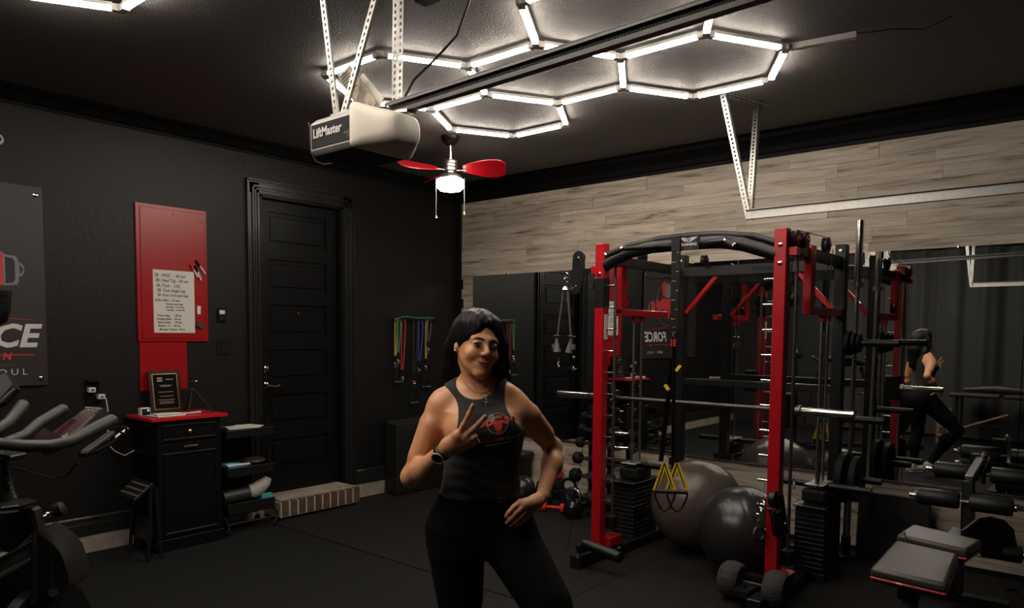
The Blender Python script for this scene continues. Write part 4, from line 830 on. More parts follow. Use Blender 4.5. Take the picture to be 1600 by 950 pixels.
# lat pulley block and low pulley block
pb = MB().prism([Vector((-3.16, 4.50, 2.12)) + Vector((.052 * math.cos(a), 0, .052 * math.sin(a))) for a in [i * PI / 8 for i in range(0, 9)]] + [(-3.215, 4.5, 2.03), (-3.24, 4.5, 1.92)] + [Vector((-3.185, 4.50, 1.90)) + Vector((.052 * math.cos(a), 0, .052 * math.sin(a))) for a in [PI + i * PI / 8 for i in range(1, 9)]] + [(-3.10, 4.5, 2.0)], (0, 1, 0), .012).build('pulley_plate', M['blackmetal'], rk, bev=.002, sm=False)
for c in ((-3.16, 4.50, 2.12), (-3.185, 4.50, 1.91)):
    MB().lathe([(.017, 0), (.017, .004), (.009, .005), (.009, .014), (.001, .015)], c, (0, -1, 0), n=6).build('bolt', M['chrome'], pb)
    xx = MB()
    for a in (45, 135): dv = Vector((math.cos(math.radians(a)), 0, math.sin(math.radians(a)))) * .036; xx.bar(Vector(c) - dv + Vector((0, -.001, 0)), Vector(c) + dv + Vector((0, -.001, 0)), .005, .003)
    xx.build('cross_slot', M['darkprint'], pb, sm=False)
    MB().lathe([(.02, .012), (.045, .012), (.038, .022), (.045, .032), (.02, .032)], c, (0, 1, 0), n=20).build('pulley_wheel', M['black'], pb)
MB().bar((-3.12, 4.52, 2.02), (-2.95, 4.46, 2.02), .04, .03).cyl((-2.99, 4.45, 1.88), (-2.99, 4.45, 1.93), .010).bar((-3.03, 4.45, 1.88), (-2.94, 4.45, 1.88), .012, .012).build('pulley_arm', M['blackmetal'], rk, sm=False)
MB().bar((-3.03, 4.45, 1.80), (-2.94, 4.45, 1.80), .012, .012).build('side_pin', M['blackmetal'], rk, sm=False)
lpb = MB().lathe([(.02, -.02), (.05, -.018), (.052, 0), (.05, .018), (.02, .02)], (-1.60, 4.36, .57), (1, 0, 0), n=20).bar((-1.60, 4.38, .50), (-1.58, 4.40, .34), .05, .05).bar((-1.575, 4.38, .60), (-1.545, 4.40, .36), .02, .05).cyl((-1.66, 4.37, .50), (-1.55, 4.37, .50), .010)
lpb.build('low_pulley', M['black'], rk, bev=.003)
MB().lathe([(.009, 0), (.009, .006), (.001, .007)], (-1.53, 4.37, .43), (1, 0, 0), n=10).lathe([(.009, 0), (.009, .006), (.001, .007)], (-1.57, 4.35, .50), (0, -1, 0), n=10).build('bolt', M['chrome'], rk)
WS[0] = 1
# landmine tube on the left foot, cross bolts
MB().cyl((-2.71,3.968,0.172), (-2.451,3.998,0.119), .034, n=18).lathe([(.036, 0), (.036, .01)], (-2.454,3.996,0.121), (.75, -.2, -.18), n=18).build('landmine_tube', M['black'], rk)
MB().bar((-2.738,3.941,0.129), (-2.699,4.027,0.144), .05, .05).build('landmine_base', M['blackmetal'], rk)
for a_, b_2 in (((-2.69,3.874,0.095), (-2.691,3.875,0.128)), ((-2.686,3.962,0.178), (-2.691,3.961,0.208))): MB().cyl(a_, b_2, .012, n=8).build('bolt', M['chrome'], rk)
MB().ell((-2.495,4.068,0.149), .020).build('landmine_knob', M['black'], rk)
# foot rollers of the right foot
for x in (-1.735, -1.470):
    MB().lathe([(.02, -.060), (.088, -.058), (.104, -.040), (.111, 0), (.104, .040), (.088, .058), (.02, .060)], (x, 4.10, .112), (1, 0, 0), n=24).build('foot_roller', mat('textured_foam', (.035, .034, .034), .85, bump=(38, 1.0, .012)) if 'textured_foam' not in bpy.data.materials else bpy.data.materials['textured_foam'], rk)
MB().cyl((-1.74, 4.10, .112), (-1.49, 4.10, .112), .014).bar((-1.70, 4.16, .14), (-1.54, 4.16, .14), .05, .02).bar((-1.625, 4.20, .09), (-1.625, 3.94, .09), .09, .035).cyl((-1.625, 4.02, .10), (-1.625, 4.02, .13), .012, n=8).build('roller_axle', M['blackmetal'], rk)
# smith barbell
WS[0] = .944
bb_ = thing('smith_barbell', 'long smith machine barbell with chrome sleeves across the rack', 'barbell', (-2.28, 4.60, 1.09))
by, bz = 4.60, 1.090
MB().cyl((-2.87, by, bz), (-1.66, by, bz), .0145, n=12).build('bar', mat('dark_bar_steel', (.10, .095, .09), .42, .8), bb_)
for s_, xa, xb in ((-1, -3.05, -3.40), (1, -1.535, -1.225)):
    MB().cyl((xa, by, bz), (xb, by, bz), .0255, n=18).build('sleeve', M['chrome'], bb_); MB().cyl((xa - s_ * .03, by, bz), (xa, by, bz), .036, n=18).build('collar', M['steel'], bb_)
    MB().bb(xa - s_ * .16, xa - s_ * .03, by - .03, by + .03, bz - .11, bz + .11).cyl((xa - s_ * .19, by, bz), (xa - s_ * .03, by, bz), .022).build('bearing_block', M['black'], bb_, bev=.01)
    MB().torus((xa - s_ * .165, by - .03, bz - .04), (1, 0, 0), .035, .005, 14, 6).build('safety_hook', M['chrome'], bb_)
WS[0] = 1
# standing barbells at the rear right post
t = thing('olympic_barbell', 'upright chrome barbell stored beside the rear right post of the rack', 'barbell', (-1.44, 5.37, 0))
a, b_ = Vector((-1.435, 5.36, 2.34)), Vector((-1.455, 5.37, .10)); L_ = (b_ - a).normalized()
MB().cyl(a, a + L_ * .42, .0255, n=18).build('sleeve', M['chrome'], t); MB().cyl(a + L_ * .42, a + L_ * .45, .036, n=18).build('collar', M['steel'], t); MB().cyl(a + L_ * .45, b_, .0145, n=12).build('shaft', M['steel'], t)
MB().cyl(b_, b_ - L_ * .36, .0255, n=18).build('sleeve', M['chrome'], t)
tag(MB().lathe([(.06, 0), (.06, .02), (.032, .03), (.032, .16), (.028, .16), (.028, .02)], (-1.455, 5.37, 0.0), n=20).build('bar_holder', M['blackmetal']), 'black floor socket holding the upright barbell', 'bar holder')
# weight plates on the horns
def plate(label, x, z, r, y, th=.028, g='weight plates on the rack horns'):
    t = thing('weight_plate', label, 'weight plate', (x, y, z), 0, g)
    MB().lathe([(.026, -th / 2), (.05, -th / 2), (.05, -th * .3), (r * .82, -th * .3), (r * .86, -th / 2), (r, -th / 2 + .004), (r, th / 2 - .004), (r * .86, th / 2), (r * .82, th * .3), (.05, th * .3), (.05, th / 2), (.026, th / 2)], (x, y, z), (1, 0, 0), n=32).build('disc', M['rubber'], t)
    MB().torus((x + th / 2, y, z), (1, 0, 0), .028, .003, 20, 6).build('hub_ring', M['steel'], t)
plate('large black weight plate on the low horn, the one against the post', -1.435, .60, .17, RYc, .05); plate('large black weight plate on the low horn, the outer one', -1.355, .60, .155, RYc, .045)
plate('small black weight plate on the high horn, the inner one', -1.435, 1.51, .085, RYc, .03); plate('small black weight plate on the high horn, the outer one', -1.40, 1.51, .075, RYc, .025); plate('tiny black weight plate outermost on the high horn', -1.37, 1.51, .065, RYc, .02)
WS[0] = .944
# double rope handle hanging at the left
t = thing('rope_handles', 'pair of grey strap handles hanging from a chrome hook left of the rack', 'cable handles', (-3.25, 4.45, 1.9))
MB().torus((-3.245, 4.47, 1.995), (0, 1, .3), .018, .004, 14, 6).torus((-3.248, 4.47, 1.955), (1, 0, 0), .020, .0045, 14, 6).cyl((-3.25, 4.47, 1.94), (-3.25, 4.47, 1.90), .007).lathe([(.030, 0), (.020, .018), (.008, .03)], (-3.25, 4.47, 1.885), n=12).build('swivel_hook', M['chrome'], t)
gm = mat('grey_strap', (.085, .082, .08), .6)
for s_ in (-1, 1):
    MB().bar((-3.25 + s_ * .018, 4.47, 1.885), (-3.25 + s_ * .062, 4.46, 1.545), .013, .008).build('strap', gm, t)
    c = Vector((-3.25 + s_ * .066, 4.455, 1.50)); MB().lathe([(.020, .045), (.036, .038), (.012, .03), (.014, .0), (.020, -.03), (.026, -.06), (.030, -.085), (.012, -.09)], c, (s_ * .12, .1, 1), n=14).lathe([(.016, .0), (.02, .02), (.02, -.02)], c + Vector((s_ * .02, 0, -.04)), n=10).build('grip', gm, t)
# snap hooks
for i, (c, lb) in enumerate((((-3.30, 4.46, 1.36), 'small chrome ball clip hanging below the grey strap handles'), ((-1.68, 4.95, .58), 'small chrome snap hook hanging near the carriage of the right stack'))):
    MBt = MB().torus(c, (.6, 1, 0), .017, .004, 14, 6).torus(Vector(c) - Vector((0, 0, .040)), (1, .3, 0), .016, .004, 14, 6).ell(Vector(c) - Vector((0, 0, .02)), .009); tag(MBt.build('snap_hook', M['chrome']), lb, 'hook')
t = thing('ankle_strap', 'black ankle strap with a chrome buckle hanging on the right red post', 'strap', (-1.66, 4.33, .42))
MB().torus((-1.675, 4.345, .345), (1, -.5, .2), .040, .013, 18, 8).build('cuff', M['vinyl'], t); MB().torus((-1.675, 4.31, .455), (0, 1, .2), .024, .005, 14, 6).build('buckle', M['chrome'], t); MB().bar((-1.675, 4.34, .45), (-1.675, 4.33, .385), .034, .006).build('strap', M['vinyl'], t, sm=False)
MB().torus((-1.655, 4.33, .53), (.4, 1, 0), .026, .006, 16, 6).torus((-1.66, 4.33, .49), (1, .2, 0), .016, .004, 12, 6).build('ring', M['chrome'], t)
# suspension trainer with yellow handles
t = thing('suspension_trainer', 'suspension strap with yellow-edged handles hanging from the pull-up bar', 'suspension trainer', (-2.14, 4.15, .5))
st = M['black']
MB().bb(-2.335, -2.275, 4.385, 4.408, 2.10, 2.20).bb(-2.335, -2.275, 4.392, 4.402, 1.60, 2.12).build('anchor_strap', st, t, sm=False)
m = MB()
for i in range(9): m.bb(-2.330 + .03 * (i % 2), -2.300 + .02 * (i % 2), 4.389, 4.392, 2.155 - i * .062, 2.158 - i * .062)
m.build('strap_marks', M['yellow'], t, sm=False)
MB().torus((-2.305, 4.395, 1.585), (0, 1, 0), .020, .005, 14, 6).torus((-2.305, 4.395, 1.545), (1, 0, 0), .018, .005, 14, 6).build('carabiner', M['blackmetal'], t)
MB().bb(-2.322, -2.292, 4.386, 4.40, 1.48, 1.53).build('red_tab', M['redplastic'], t, sm=False)
MB().bar((-2.305, 4.395, 1.54), (-2.29, 4.39, .66), .030, .004).build('main_strap', st, t, sm=False); MB().bar((-2.31, 4.39, 1.40), (-2.44, 4.50, .68), .034, .004).build('main_strap', st, t, sm=False)
MB().box((-2.265, 4.385, 1.335), (.02, .012, .045), Matrix.Rotation(.7, 3, 'Y')).build('buckle', M['yellow'], t, sm=False); MB().box((-2.345, 4.385, 1.205), (.02, .012, .045), Matrix.Rotation(-.7, 3, 'Y')).build('buckle', M['yellow'], t, sm=False)
for x, y in ((-2.335, 4.36), (-2.265, 4.40)):
    a = Vector((x, y, .70)); l, r_ = a + Vector((-.055, -.03, -.19)), a + Vector((.065, .03, -.19))
    hb = MB().bar(a, l, .006, .030).bar(a, r_, .006, .030).build('handle_strap', M['yellow'], t, sm=False)
    MB().bar(a + Vector((0, -.004, 0)), l + Vector((.006, -.004, 0)), .003, .007).bar(a + Vector((0, -.004, 0)), r_ + Vector((-.006, -.004, 0)), .003, .007).build('dark_stripe', st, hb, sm=False)
    MB().cyl(l, r_, .015, n=12).build('foam_grip', M['foam'], t)
    P = [l, l + Vector((.005, 0, -.04)), l.lerp(r_, .28) + Vector((0, 0, -.115)), l.lerp(r_, .5) + Vector((0, 0, -.135)), l.lerp(r_, .72) + Vector((0, 0, -.115)), r_ + Vector((-.005, 0, -.04)), r_]
    MB().tube(P, .007, 6).build('foot_loop', st, t)
MB().cyl((-2.30, 4.385, .69), (-2.30, 4.385, .74), .018).build('strap_joint', st, t)

WS[0] = 1
# ================================================================== BALLS
def ball(name, label, c, r, m, ribs):
    t = MB(); prof = []; n = 90
    for i in range(n + 1):
        a = PI * i / n; h_ = -math.cos(a); rr = math.sin(a); k = 1.0
        if ribs:
            ph = (a / PI * 34) % 1; k = 1 - .010 * max(0, 1 - abs(ph - .5) * 9) if .30 < a / PI < .70 else 1
        else: k = 1 - .002 * max(0, 1 - abs((a / PI * 14) % 1 - .5) * 10)
        prof.append((r * rr * k, r * h_ * k))
    ax = Vector((.76, .64, .10)) if ribs else Vector((.3, .2, 1))
    t.lathe(prof, c, ax, n=72); o = tag(t.build(name, m), label, 'exercise ball', 'exercise balls on the floor'); return o
ball('exercise_ball', 'larger taupe exercise ball behind the black one, inside the rack', (-2.335, 4.85, .336), .325, M['ballgrey'], False)
ball('exercise_ball', 'black ribbed exercise ball in front of the taupe one', (-1.865, 4.56, .290), .288, M['ballblack'], True)

# ================================================================== DUMBBELLS AND KETTLEBELLS
dr_ = thing('dumbbell_tower', 'black dumbbell tower behind the left red post', 'dumbbell rack', (-3.58, 5.42, 0))
bx('upright', -3.70, -3.66, 5.47, 5.51, .04, .92, M['blackmetal'], dr_, .003); bx('upright', -3.50, -3.46, 5.47, 5.51, .04, .92, M['blackmetal'], dr_, .003)
bx('foot', -3.72, -3.66, 5.15, 5.58, 0, .04, M['blackmetal'], dr_, .003); bx('foot', -3.50, -3.44, 5.15, 5.58, 0, .04, M['blackmetal'], dr_, .003)
db = thing('dumbbell', 'x', 'dumbbell', (0, 0, 0))
def mkdb(scale, name='dumbbell'):
    t = thing(name, 'x', 'dumbbell', (0, 0, 0)); r = .055 * scale; L = .075 * scale + .055
    MB().cyl((-L, 0, 0), (L, 0, 0), .0135, n=10).lathe([(.0135, -.05), (.017, 0), (.0135, .05)], (0, 0, 0), (1, 0, 0), n=10).build('handle', M['chrome'], t)
    for s_ in (-1, 1): MB().lathe([(.02, 0), (r * .85, .002), (r, .012), (r, .055 * scale), (r * .88, .066 * scale), (r * .4, .067 * scale), (r * .4, .063 * scale), (.001, .063 * scale)], (s_ * .062, 0, 0), (s_, 0, 0), n=22).build('head', M['rubber'], t)
    return t
bpy.data.objects.remove(db)
lv = [(.845, .62), (.735, .72), (.615, .84), (.480, .95), (.330, 1.10), (.155, 1.25)]
names = ['smallest dumbbell, on the top level of the tower', 'dumbbell on the second level of the tower from the top', 'dumbbell on the third level of the tower from the top', 'dumbbell on the fourth level of the tower', 'dumbbell on the fifth level of the tower', 'largest dumbbell, on the bottom level of the tower']
for i, (z, s_) in enumerate(lv):
    y = 5.33 - .022 * i
    for x in (-3.68, -3.48): MB().bar((x, 5.48, z - .035), (x, y, z - .035), .022, .012).bar((x, y - .028, z - .034), (x, y - .028, z - .010), .022, .008).build('cradle_arm', M['blackmetal'], dr_, sm=False)
    a = mkdb(s_); a.location = (-3.58, y, z - .0135); a.rotation_euler = (0, 0, math.radians(-14 + 3 * i)); a['label'] = names[i]; a['group'] = 'dumbbells on the tower'
    for dz in ((.0,) if i else ()):
        b2 = dup(a, (-3.28 + .015 * i, y + .02, z - .02), (0, 0, .25), names[i].replace('dumbbell', 'second dumbbell', 1) + ', right of the first', 'dumbbells on the tower')
bx('upright', -3.31, -3.27, 5.47, 5.51, .04, .92, M['blackmetal'], dr_, .003)
for i, (z, s_) in enumerate(lv[1:]): MB().bar((-3.30, 5.48, z - .038), (-3.28, 5.30 - .022 * i, z - .038), .05, .012).build('cradle_arm', M['blackmetal'], dr_, sm=False)
rd2 = mkdb(.8); rd2.location = (-3.78, 5.06, .042); rd2.rotation_euler = (0, 0, .35); rd2['label'] = 'small bright red dumbbell lying on the floor between the kettlebells'; rd2['group'] = 'loose weights on the floor'
for o in bpy.data.objects:
    if o.parent == rd2: o.data.materials[0] = M['redplastic']
def kettle(label, c, r, m=None, ring=None):
    t = thing('kettlebell', label, 'kettlebell', c, 0, 'kettlebells on the floor'); x, y, z = c; m = m or M['blackgloss']
    MB().lathe([(.001, .0), (r * .6, .0), (r * .82, r * .16), (r, r * .75), (r * .98, r * 1.1), (r * .72, r * 1.6), (r * .35, r * 1.85), (.001, r * 1.9)], c, n=24).build('body', m, t)
    P = [(x - r * .55, y, z + r * 1.55), (x - r * .78, y, z + r * 2.1), (x - r * .62, y, z + r * 2.62), (x - r * .2, y, z + r * 2.8), (x + r * .2, y, z + r * 2.8), (x + r * .62, y, z + r * 2.62), (x + r * .78, y, z + r * 2.1), (x + r * .55, y, z + r * 1.55)]
    MB().tube(P, .014, 10).build('handle', ring or M['chrome'] if ring else m, t)
kettle('black kettlebell on the floor left of the red dumbbell', (-3.95, 5.13, 0), .085); kettle('black kettlebell with a shiny handle beside the left red post', (-3.54, 5.02, 0), .088, None, M['steel'])
kettle('small black kettlebell behind the leftmost one', (-4.10, 5.33, 0), .070); kettle('tall black kettlebell behind the red dumbbell', (-3.78, 5.29, 0), .092)
tag(MB().ell((-4.257, 5.22, .118), .117, 32, 20).build('medicine_ball', M['ballblack']), 'round black medicine ball on the floor behind the woman\'s left elbow', 'medicine ball')
t = thing('step_platform', 'dark padded step box below the mirror behind the woman', 'step', (-4.6, 5.45, 0))
bx('pad', -4.98, -4.42, 5.37, 5.60, .34, .40, M['kneebox'], t, .012); bx('box', -4.95, -4.45, 5.39, 5.59, .06, .34, M['black'], t, .004)
for x in (-4.90, -4.50): bx('foot', x - .03, x + .03, 5.39, 5.59, 0, .06, M['rubber'], t, .004)
t = thing('red_step_riser', 'stacked red and black step risers beside the dumbbells', 'step riser', (-4.05, 5.5, 0))
for i, (m_, w_) in enumerate(((M['black'], .17), (M['black'], .16), (M['redplastic'], .14), (M['redplastic'], .10), (M['black'], .11))): MB().prism([(-4.14 - w_ / 2, 5.44, .002 + i * .088), (-4.14 + w_ / 2, 5.44, .002 + i * .088), (-4.14 + w_ / 2, 5.60, .002 + i * .088), (-4.14 - w_ / 2, 5.60, .002 + i * .088)], (0, 0, 1), .085).build('riser', m_, t, bev=.012, sm=False)

# ================================================================== BENCH (right)
bn = thing('workout_bench', 'adjustable black bench with red piping and foam leg rollers', 'bench', (-.70, 4.2, 0))
def pad(name, P, top, th, r):
    """pad with a rounded quad outline: P four corners (x, y, z of the top)"""
    o = MB().prism([Vector(q) - Vector((0, 0, th)) for q in P], (0, 0, 1), th).build(name, M['benchvinyl'], bn, bev=r, sm=True, seg=3)
    o.modifiers['bevel'].angle_limit = math.radians(40)
    c = sum((Vector(q) for q in P), Vector()) / 4
    MB().prism([c + (Vector(q) - c) * 1.0 - Vector((0, 0, th + .008)) for q in P], (0, 0, 1), .014).build('red_piping', M['red'], o, bev=.005, sm=False)
    MB().prism([c + (Vector(q) - c) * .94 - Vector((0, 0, th + .020)) for q in P], (0, 0, 1), .012).build('pad_board', M['black'], o, sm=False); return o
pad('seat_pad', [(-.842, 3.50, .525), (-.535, 3.47, .525), (-.590, 4.10, .50), (-.885, 4.16, .50)], .5, .048, .018)
pad('back_pad', [(-.895, 4.22, .515), (-.565, 4.18, .505), (-.530, 4.40, .515), (-.865, 4.46, .53)], .5, .050, .016)
fr = MB().bb(-.75, -.68, 3.60, 4.95, .375, .435); fr.bb(-.75, -.68, 4.88, 4.95, .03, .40); fr.bar((-.715, 4.35, .38), (-.715, 4.80, .06), .05, .05); fr.bar((-.715, 3.72, .38), (-.715, 3.60, .06), .06, .06)
fr.build('main_frame', M['blackmetal'], bn, bev=.003, sm=False)
bx('rear_foot', -.98, -.45, 4.88, 4.95, 0, .06, M['blackmetal'], bn, .004); bx('front_foot', -.90, -.52, 3.56, 3.63, 0, .06, M['blackmetal'], bn, .004)
for x in (-.93, -.50): MB().cyl((x - .02, 3.595, .035), (x + .02, 3.595, .035), .036, n=16).build('transport_wheel', M['rubber'], bn)
MB().cyl((-0.853,4.2,0.536), (-0.842,4.2,0.504), .005).ell((-0.853,4.2,0.536), .008).build('adjust_pin', M['chrome'], bn)
# leg attachment: arched arm and three pairs of foam rollers
MB().prism([(-0.699,4.86,0.443), (-0.707,4.9,0.72), (-0.65,4.9,0.721), (-0.629,4.86,0.441)], (0, 1, 0), .075).build('roller_post', M['blackmetal'], bn, bev=.006, sm=False)
MB().bar((-0.677,4.93,0.739), (-0.651,5.16,0.829), .045, .03).build('sliding_arm', mat('satin_arm', (.22, .21, .20), .35, .8), bn, bev=.004, sm=False)
MB().box((-0.663,5.18,0.825), (.09, .07, .05)).cyl((-0.635,5.15,0.785), (-0.63,5.12,0.682), .014).build('arm_clamp', M['black'], bn, bev=.005, sm=False)
MB().torus((-0.621,5.12,0.845), (.8, -.5, .2), .026, .007, 20, 8).tube([(-0.616,5.12,0.819), (-0.621,5.12,0.78), (-0.633,5.12,0.751)], .006, 8).build('pull_ring', M['steel'], bn)
def rollers(y, z, xc, half, r, gap, tilt=0):
    MB().cyl((xc - half - .035, y, z), (xc + half + .035, y - tilt, z), .013, n=12).build('roller_axle', M['chrome'], bn)
    for s_ in (-1, 1):
        o = MB().lathe([(.016, 0), (r * .9, .001), (r, .012), (r, half - gap - .012), (r * .9, half - gap - .001), (.016, half - gap)], (xc + s_ * gap, y, z), (s_, 0, 0), n=28).build('foam_roller', M['foam'], bn)
        MB().lathe([(.020, 0), (.022, .008), (.022, .022), (.014, .026), (.013, .05)], (xc + s_ * (half - .002), y, z), (s_, 0, 0), n=14).build('end_nut', M['chrome'], o)
rollers(4.87, .610, -.685, .235, .050, .026); rollers(5.15, .735, -.625, .265, .050, .030); rollers(4.90, .345, -.625, .225, .048, .03)
MB().prism([(-.66, 4.62, .36), (-.66, 4.62, .50), (-.60, 4.70, .56), (-.55, 4.78, .565), (-.50, 4.86, .54), (-.46, 4.93, .48), (-.44, 4.97, .36)], (1, -.9, 0), .02).build('selector_plate', M['black'], bn, bev=.003, sm=False)
tag(MB().box((-1.195, 5.52, .23), (.45, .05, .455), Matrix.Rotation(-.10, 3, 'X')).build('square_gym_mat', M['kneebox'], None, bev=.006, sm=False), 'square black mat leaning on the plank wall behind the bench', 'mat')
# loose cable on the floor at the right
tag(MB().tube([(-0.517,5.34,0.01), (-0.454,5.372,0.008), (-0.403,5.229,0.008), (-0.358,5.066,0.008)], .006, 6).build('floor_cable', M['rubber']), 'short black cable curling on the floor under the bench rollers', 'cable')

# ================================================================== BEHIND THE CAMERA (seen in the mirror)
cu = MB(); n = 420; x0, x1 = -3.9, XR - .1; top = []; bot = []
ph = random.Random(3)
pts = [];
for i in range(n + 1):
    x = x0 + (x1 - x0) * i / n; d = .055 * math.sin(x * 15 + 1.6 * math.sin(x * 2.3)) + .012 * math.sin(x * 38 + 2) + .03 * math.sin(x * 6); pts.append((x, YF + .13 + d))
vs = [(x, y, z) for z in (.04, 2.88) for x, y in pts]; k = n + 1
fs = [(i, i + 1, k + i + 1, k + i) for i in range(n)]
cu.add(vs, fs); vs2 = [(x, y - .004, z) for x, y, z in vs]; cu.add(vs2, [f[::-1] for f in fs])
t = thing('curtain', 'long black pleated curtain across the front of the garage, seen in the mirror', 'curtain', (0, YF + .13, 2.9))
cu.build('drape', M['cloth'], t); MB().cyl((x0, YF + .13, 2.90), (x1, YF + .13, 2.90), .014).build('curtain_rod', M['blackmetal'], t)
t = thing('padded_table', 'long black padded table standing before the curtain, seen in the mirror', 'table', (-.8, -1.05, 0))
for i, (a, b_) in enumerate(((-1.95, -1.32), (-1.30, -.50), (-.48, .35))): bx('pad_section', a, b_, -1.35, -.75, .70, .76, M['vinyl'], t, .02)
for x in (-1.85, -.8, .25):
    for y in (-1.28, -.82): MB().bar((x, y, .70), (x, y, .0), .035, .035).build('leg', M['blackmetal'], t, sm=False)
MB().bb(-1.85, .25, -.84, -.80, .30, .33).build('stretcher', M['blackmetal'], t, sm=False)
tag(MB().tube([(-1.80, -1.0, .80), (-1.4, -1.02, .825), (-1.0, -1.0, .81), (-.6, -1.0, .79), (-.2, -1.0, .785)], [.03, .06, .05, .03, .02], 14).build('rolled_jacket', M['vinyl']), 'black jacket or roll lying on the padded table in the mirror', 'jacket')
t = thing('wooden_trestle', 'light wooden slatted trestle by the padded table, seen in the mirror', 'trestle', (-2.03, -.9, 0))
for x in (-2.10, -1.96): MB().bar((x, -.95, 0), (x + .02, -.9, .52), .03, .02).build('leg', M['wood'], t, sm=False)
for z in (.12, .26, .40): MB().bar((-2.10, -.93, z), (-1.95, -.92, z), .02, .03).build('rung', M['wood'], t, sm=False)
tag(MB().bar((-1.80, -.70, .26), (-1.22, -.72, .50), .022, .022).build('wooden_stick', M['wood'], None, sm=False), 'slanting light wooden stick below the padded table, seen in the mirror', 'stick')
# ================================================================== THE WOMAN (one continuous body grown from a distance field)
A3 = lambda *v: np.array(v, dtype=np.float32)
def rc(P, a, b, ra, rb):
    a = A3(*a); b = A3(*b); d = b - a; t = np.clip(((P - a) @ d) / float(d @ d), 0, 1)
    return np.linalg.norm(P - a - t[:, None] * d, axis=1) - (ra + (rb - ra) * t)
def el(P, c, r, R=None):
    q = P - A3(*c)
    if R is not None: q = q @ R
    r = A3(*r); k0 = np.linalg.norm(q / r, axis=1); k1 = np.linalg.norm(q / (r * r), axis=1) + 1e-9
    return k0 * (k0 - 1) / k1
def smin(a, b, k): h = np.maximum(k - np.abs(a - b), 0) / k; return np.minimum(a, b) - h * h * k * .25
def smax(a, b, k): return -smin(-a, -b, k)
def chain(P, pts, rs, k=.02):
    d = None
    for i in range(len(pts) - 1):
        e = rc(P, pts[i], pts[i + 1], rs[i], rs[i + 1]); d = e if d is None else smin(d, e, k)
    return d
def grow(fn, lo, hi, h):
    """surface nets on a grid, evaluated finely only near the surface"""
    lo = np.array(lo, dtype=np.float32); B = 8; nb = np.ceil((np.array(hi) - lo) / (h * B)).astype(int); n = nb * B + 1
    bc = np.stack(np.meshgrid(*[np.arange(k) for k in nb], indexing='ij'), -1).reshape(-1, 3)
    cen = (lo + (bc + .5) * B * h).astype(np.float32); dc = fn(cen)
    D = np.full(n, 1.0, dtype=np.float32)
    act = np.abs(dc) < B * h * 1.15 + .012
    for i in np.nonzero((~act) & (dc < 0))[0]:
        b = bc[i] * B; D[b[0]:b[0] + B + 1, b[1]:b[1] + B + 1, b[2]:b[2] + B + 1] = -1
    g = np.stack(np.meshgrid(*[np.arange(B + 1)] * 3, indexing='ij'), -1).reshape(-1, 3); ai = np.nonzero(act)[0]
    for s_ in range(0, len(ai), 400):
        ii = ai[s_:s_ + 400]; idx = (bc[ii][:, None, :] * B + g[None]).reshape(-1, 3)
        D[idx[:, 0], idx[:, 1], idx[:, 2]] = fn((lo + idx * h).astype(np.float32))
    S = D < 0; c = S[:-1, :-1, :-1].astype(np.uint8)
    cnt = sum(S[i:n[0] - 1 + i, j:n[1] - 1 + j, k:n[2] - 1 + k].astype(np.uint8) for i in (0, 1) for j in (0, 1) for k in (0, 1))
    ce = np.argwhere((cnt > 0) & (cnt < 8)); off = np.array([(i, j, k) for i in (0, 1) for j in (0, 1) for k in (0, 1)])
    V = np.stack([D[ce[:, 0] + o[0], ce[:, 1] + o[1], ce[:, 2] + o[2]] for o in off], 1)
    acc = np.zeros((len(ce), 3)); ct = np.zeros(len(ce))
    for a in range(8):
        for b in range(a + 1, 8):
            if np.abs(off[a] - off[b]).sum() != 1: continue
            m = (V[:, a] < 0) != (V[:, b] < 0); t = np.where(m, V[:, a] / np.where(m, V[:, a] - V[:, b], 1), 0)
            acc += np.where(m[:, None], off[a] + t[:, None] * (off[b] - off[a]), 0); ct += m
    verts = lo + (ce + acc / ct[:, None]) * h
    ID = np.full(tuple(n - 1), -1, dtype=np.int32); ID[ce[:, 0], ce[:, 1], ce[:, 2]] = np.arange(len(ce)); F = []
    for ax in range(3):
        u, v = (ax + 1) % 3, (ax + 2) % 3
        s0 = [slice(None)] * 3; s1 = [slice(None)] * 3; s0[ax] = slice(0, -1); s1[ax] = slice(1, None)
        e = np.argwhere(S[tuple(s0)] != S[tuple(s1)]); e = e[(e[:, u] > 0) & (e[:, v] > 0) & (e[:, u] < n[u] - 1) & (e[:, v] < n[v] - 1)]
        def gi(du, dv): q = e.copy(); q[:, u] -= du; q[:, v] -= dv; return ID[q[:, 0], q[:, 1], q[:, 2]]
        Q = np.stack([gi(1, 1), gi(0, 1), gi(0, 0), gi(1, 0)], 1); ins = S[e[:, 0], e[:, 1], e[:, 2]]
        Q[~ins] = Q[~ins][:, ::-1]; F.append(Q)
    return verts, np.concatenate(F)
def mesh_np(name, v, f, m, parent, smooth=1):
    me = bpy.data.meshes.new(name); me.vertices.add(len(v)); me.vertices.foreach_set('co', v.astype(np.float32).ravel())
    me.loops.add(f.size); me.loops.foreach_set('vertex_index', f.astype(np.int32).ravel()); me.polygons.add(len(f))
    me.polygons.foreach_set('loop_start', np.arange(len(f), dtype=np.int32) * 4); me.polygons.foreach_set('loop_total', np.full(len(f), 4, dtype=np.int32))
    me.update(calc_edges=True); me.validate(); me.polygons.foreach_set('use_smooth', [True] * len(me.polygons)); me.materials.append(m)
    o = bpy.data.objects.new(name, me); COL.objects.link(o); o.parent = parent
    if smooth: d = o.modifiers.new('smooth', 'SMOOTH'); d.factor = .5; d.iterations = smooth
    return o
WB = Vector((-1.77, 1.93, 0)); WA = .7003
wo = thing('person', 'woman in a black tank top and leggings making a two-finger sign', 'person', WB, WA)
WM = Matrix.Translation(WB) @ Matrix.Rotation(WA, 4, 'Z')
def Lw(q): return WM @ Vector(q)          # body frame (right in view, away, up) to world
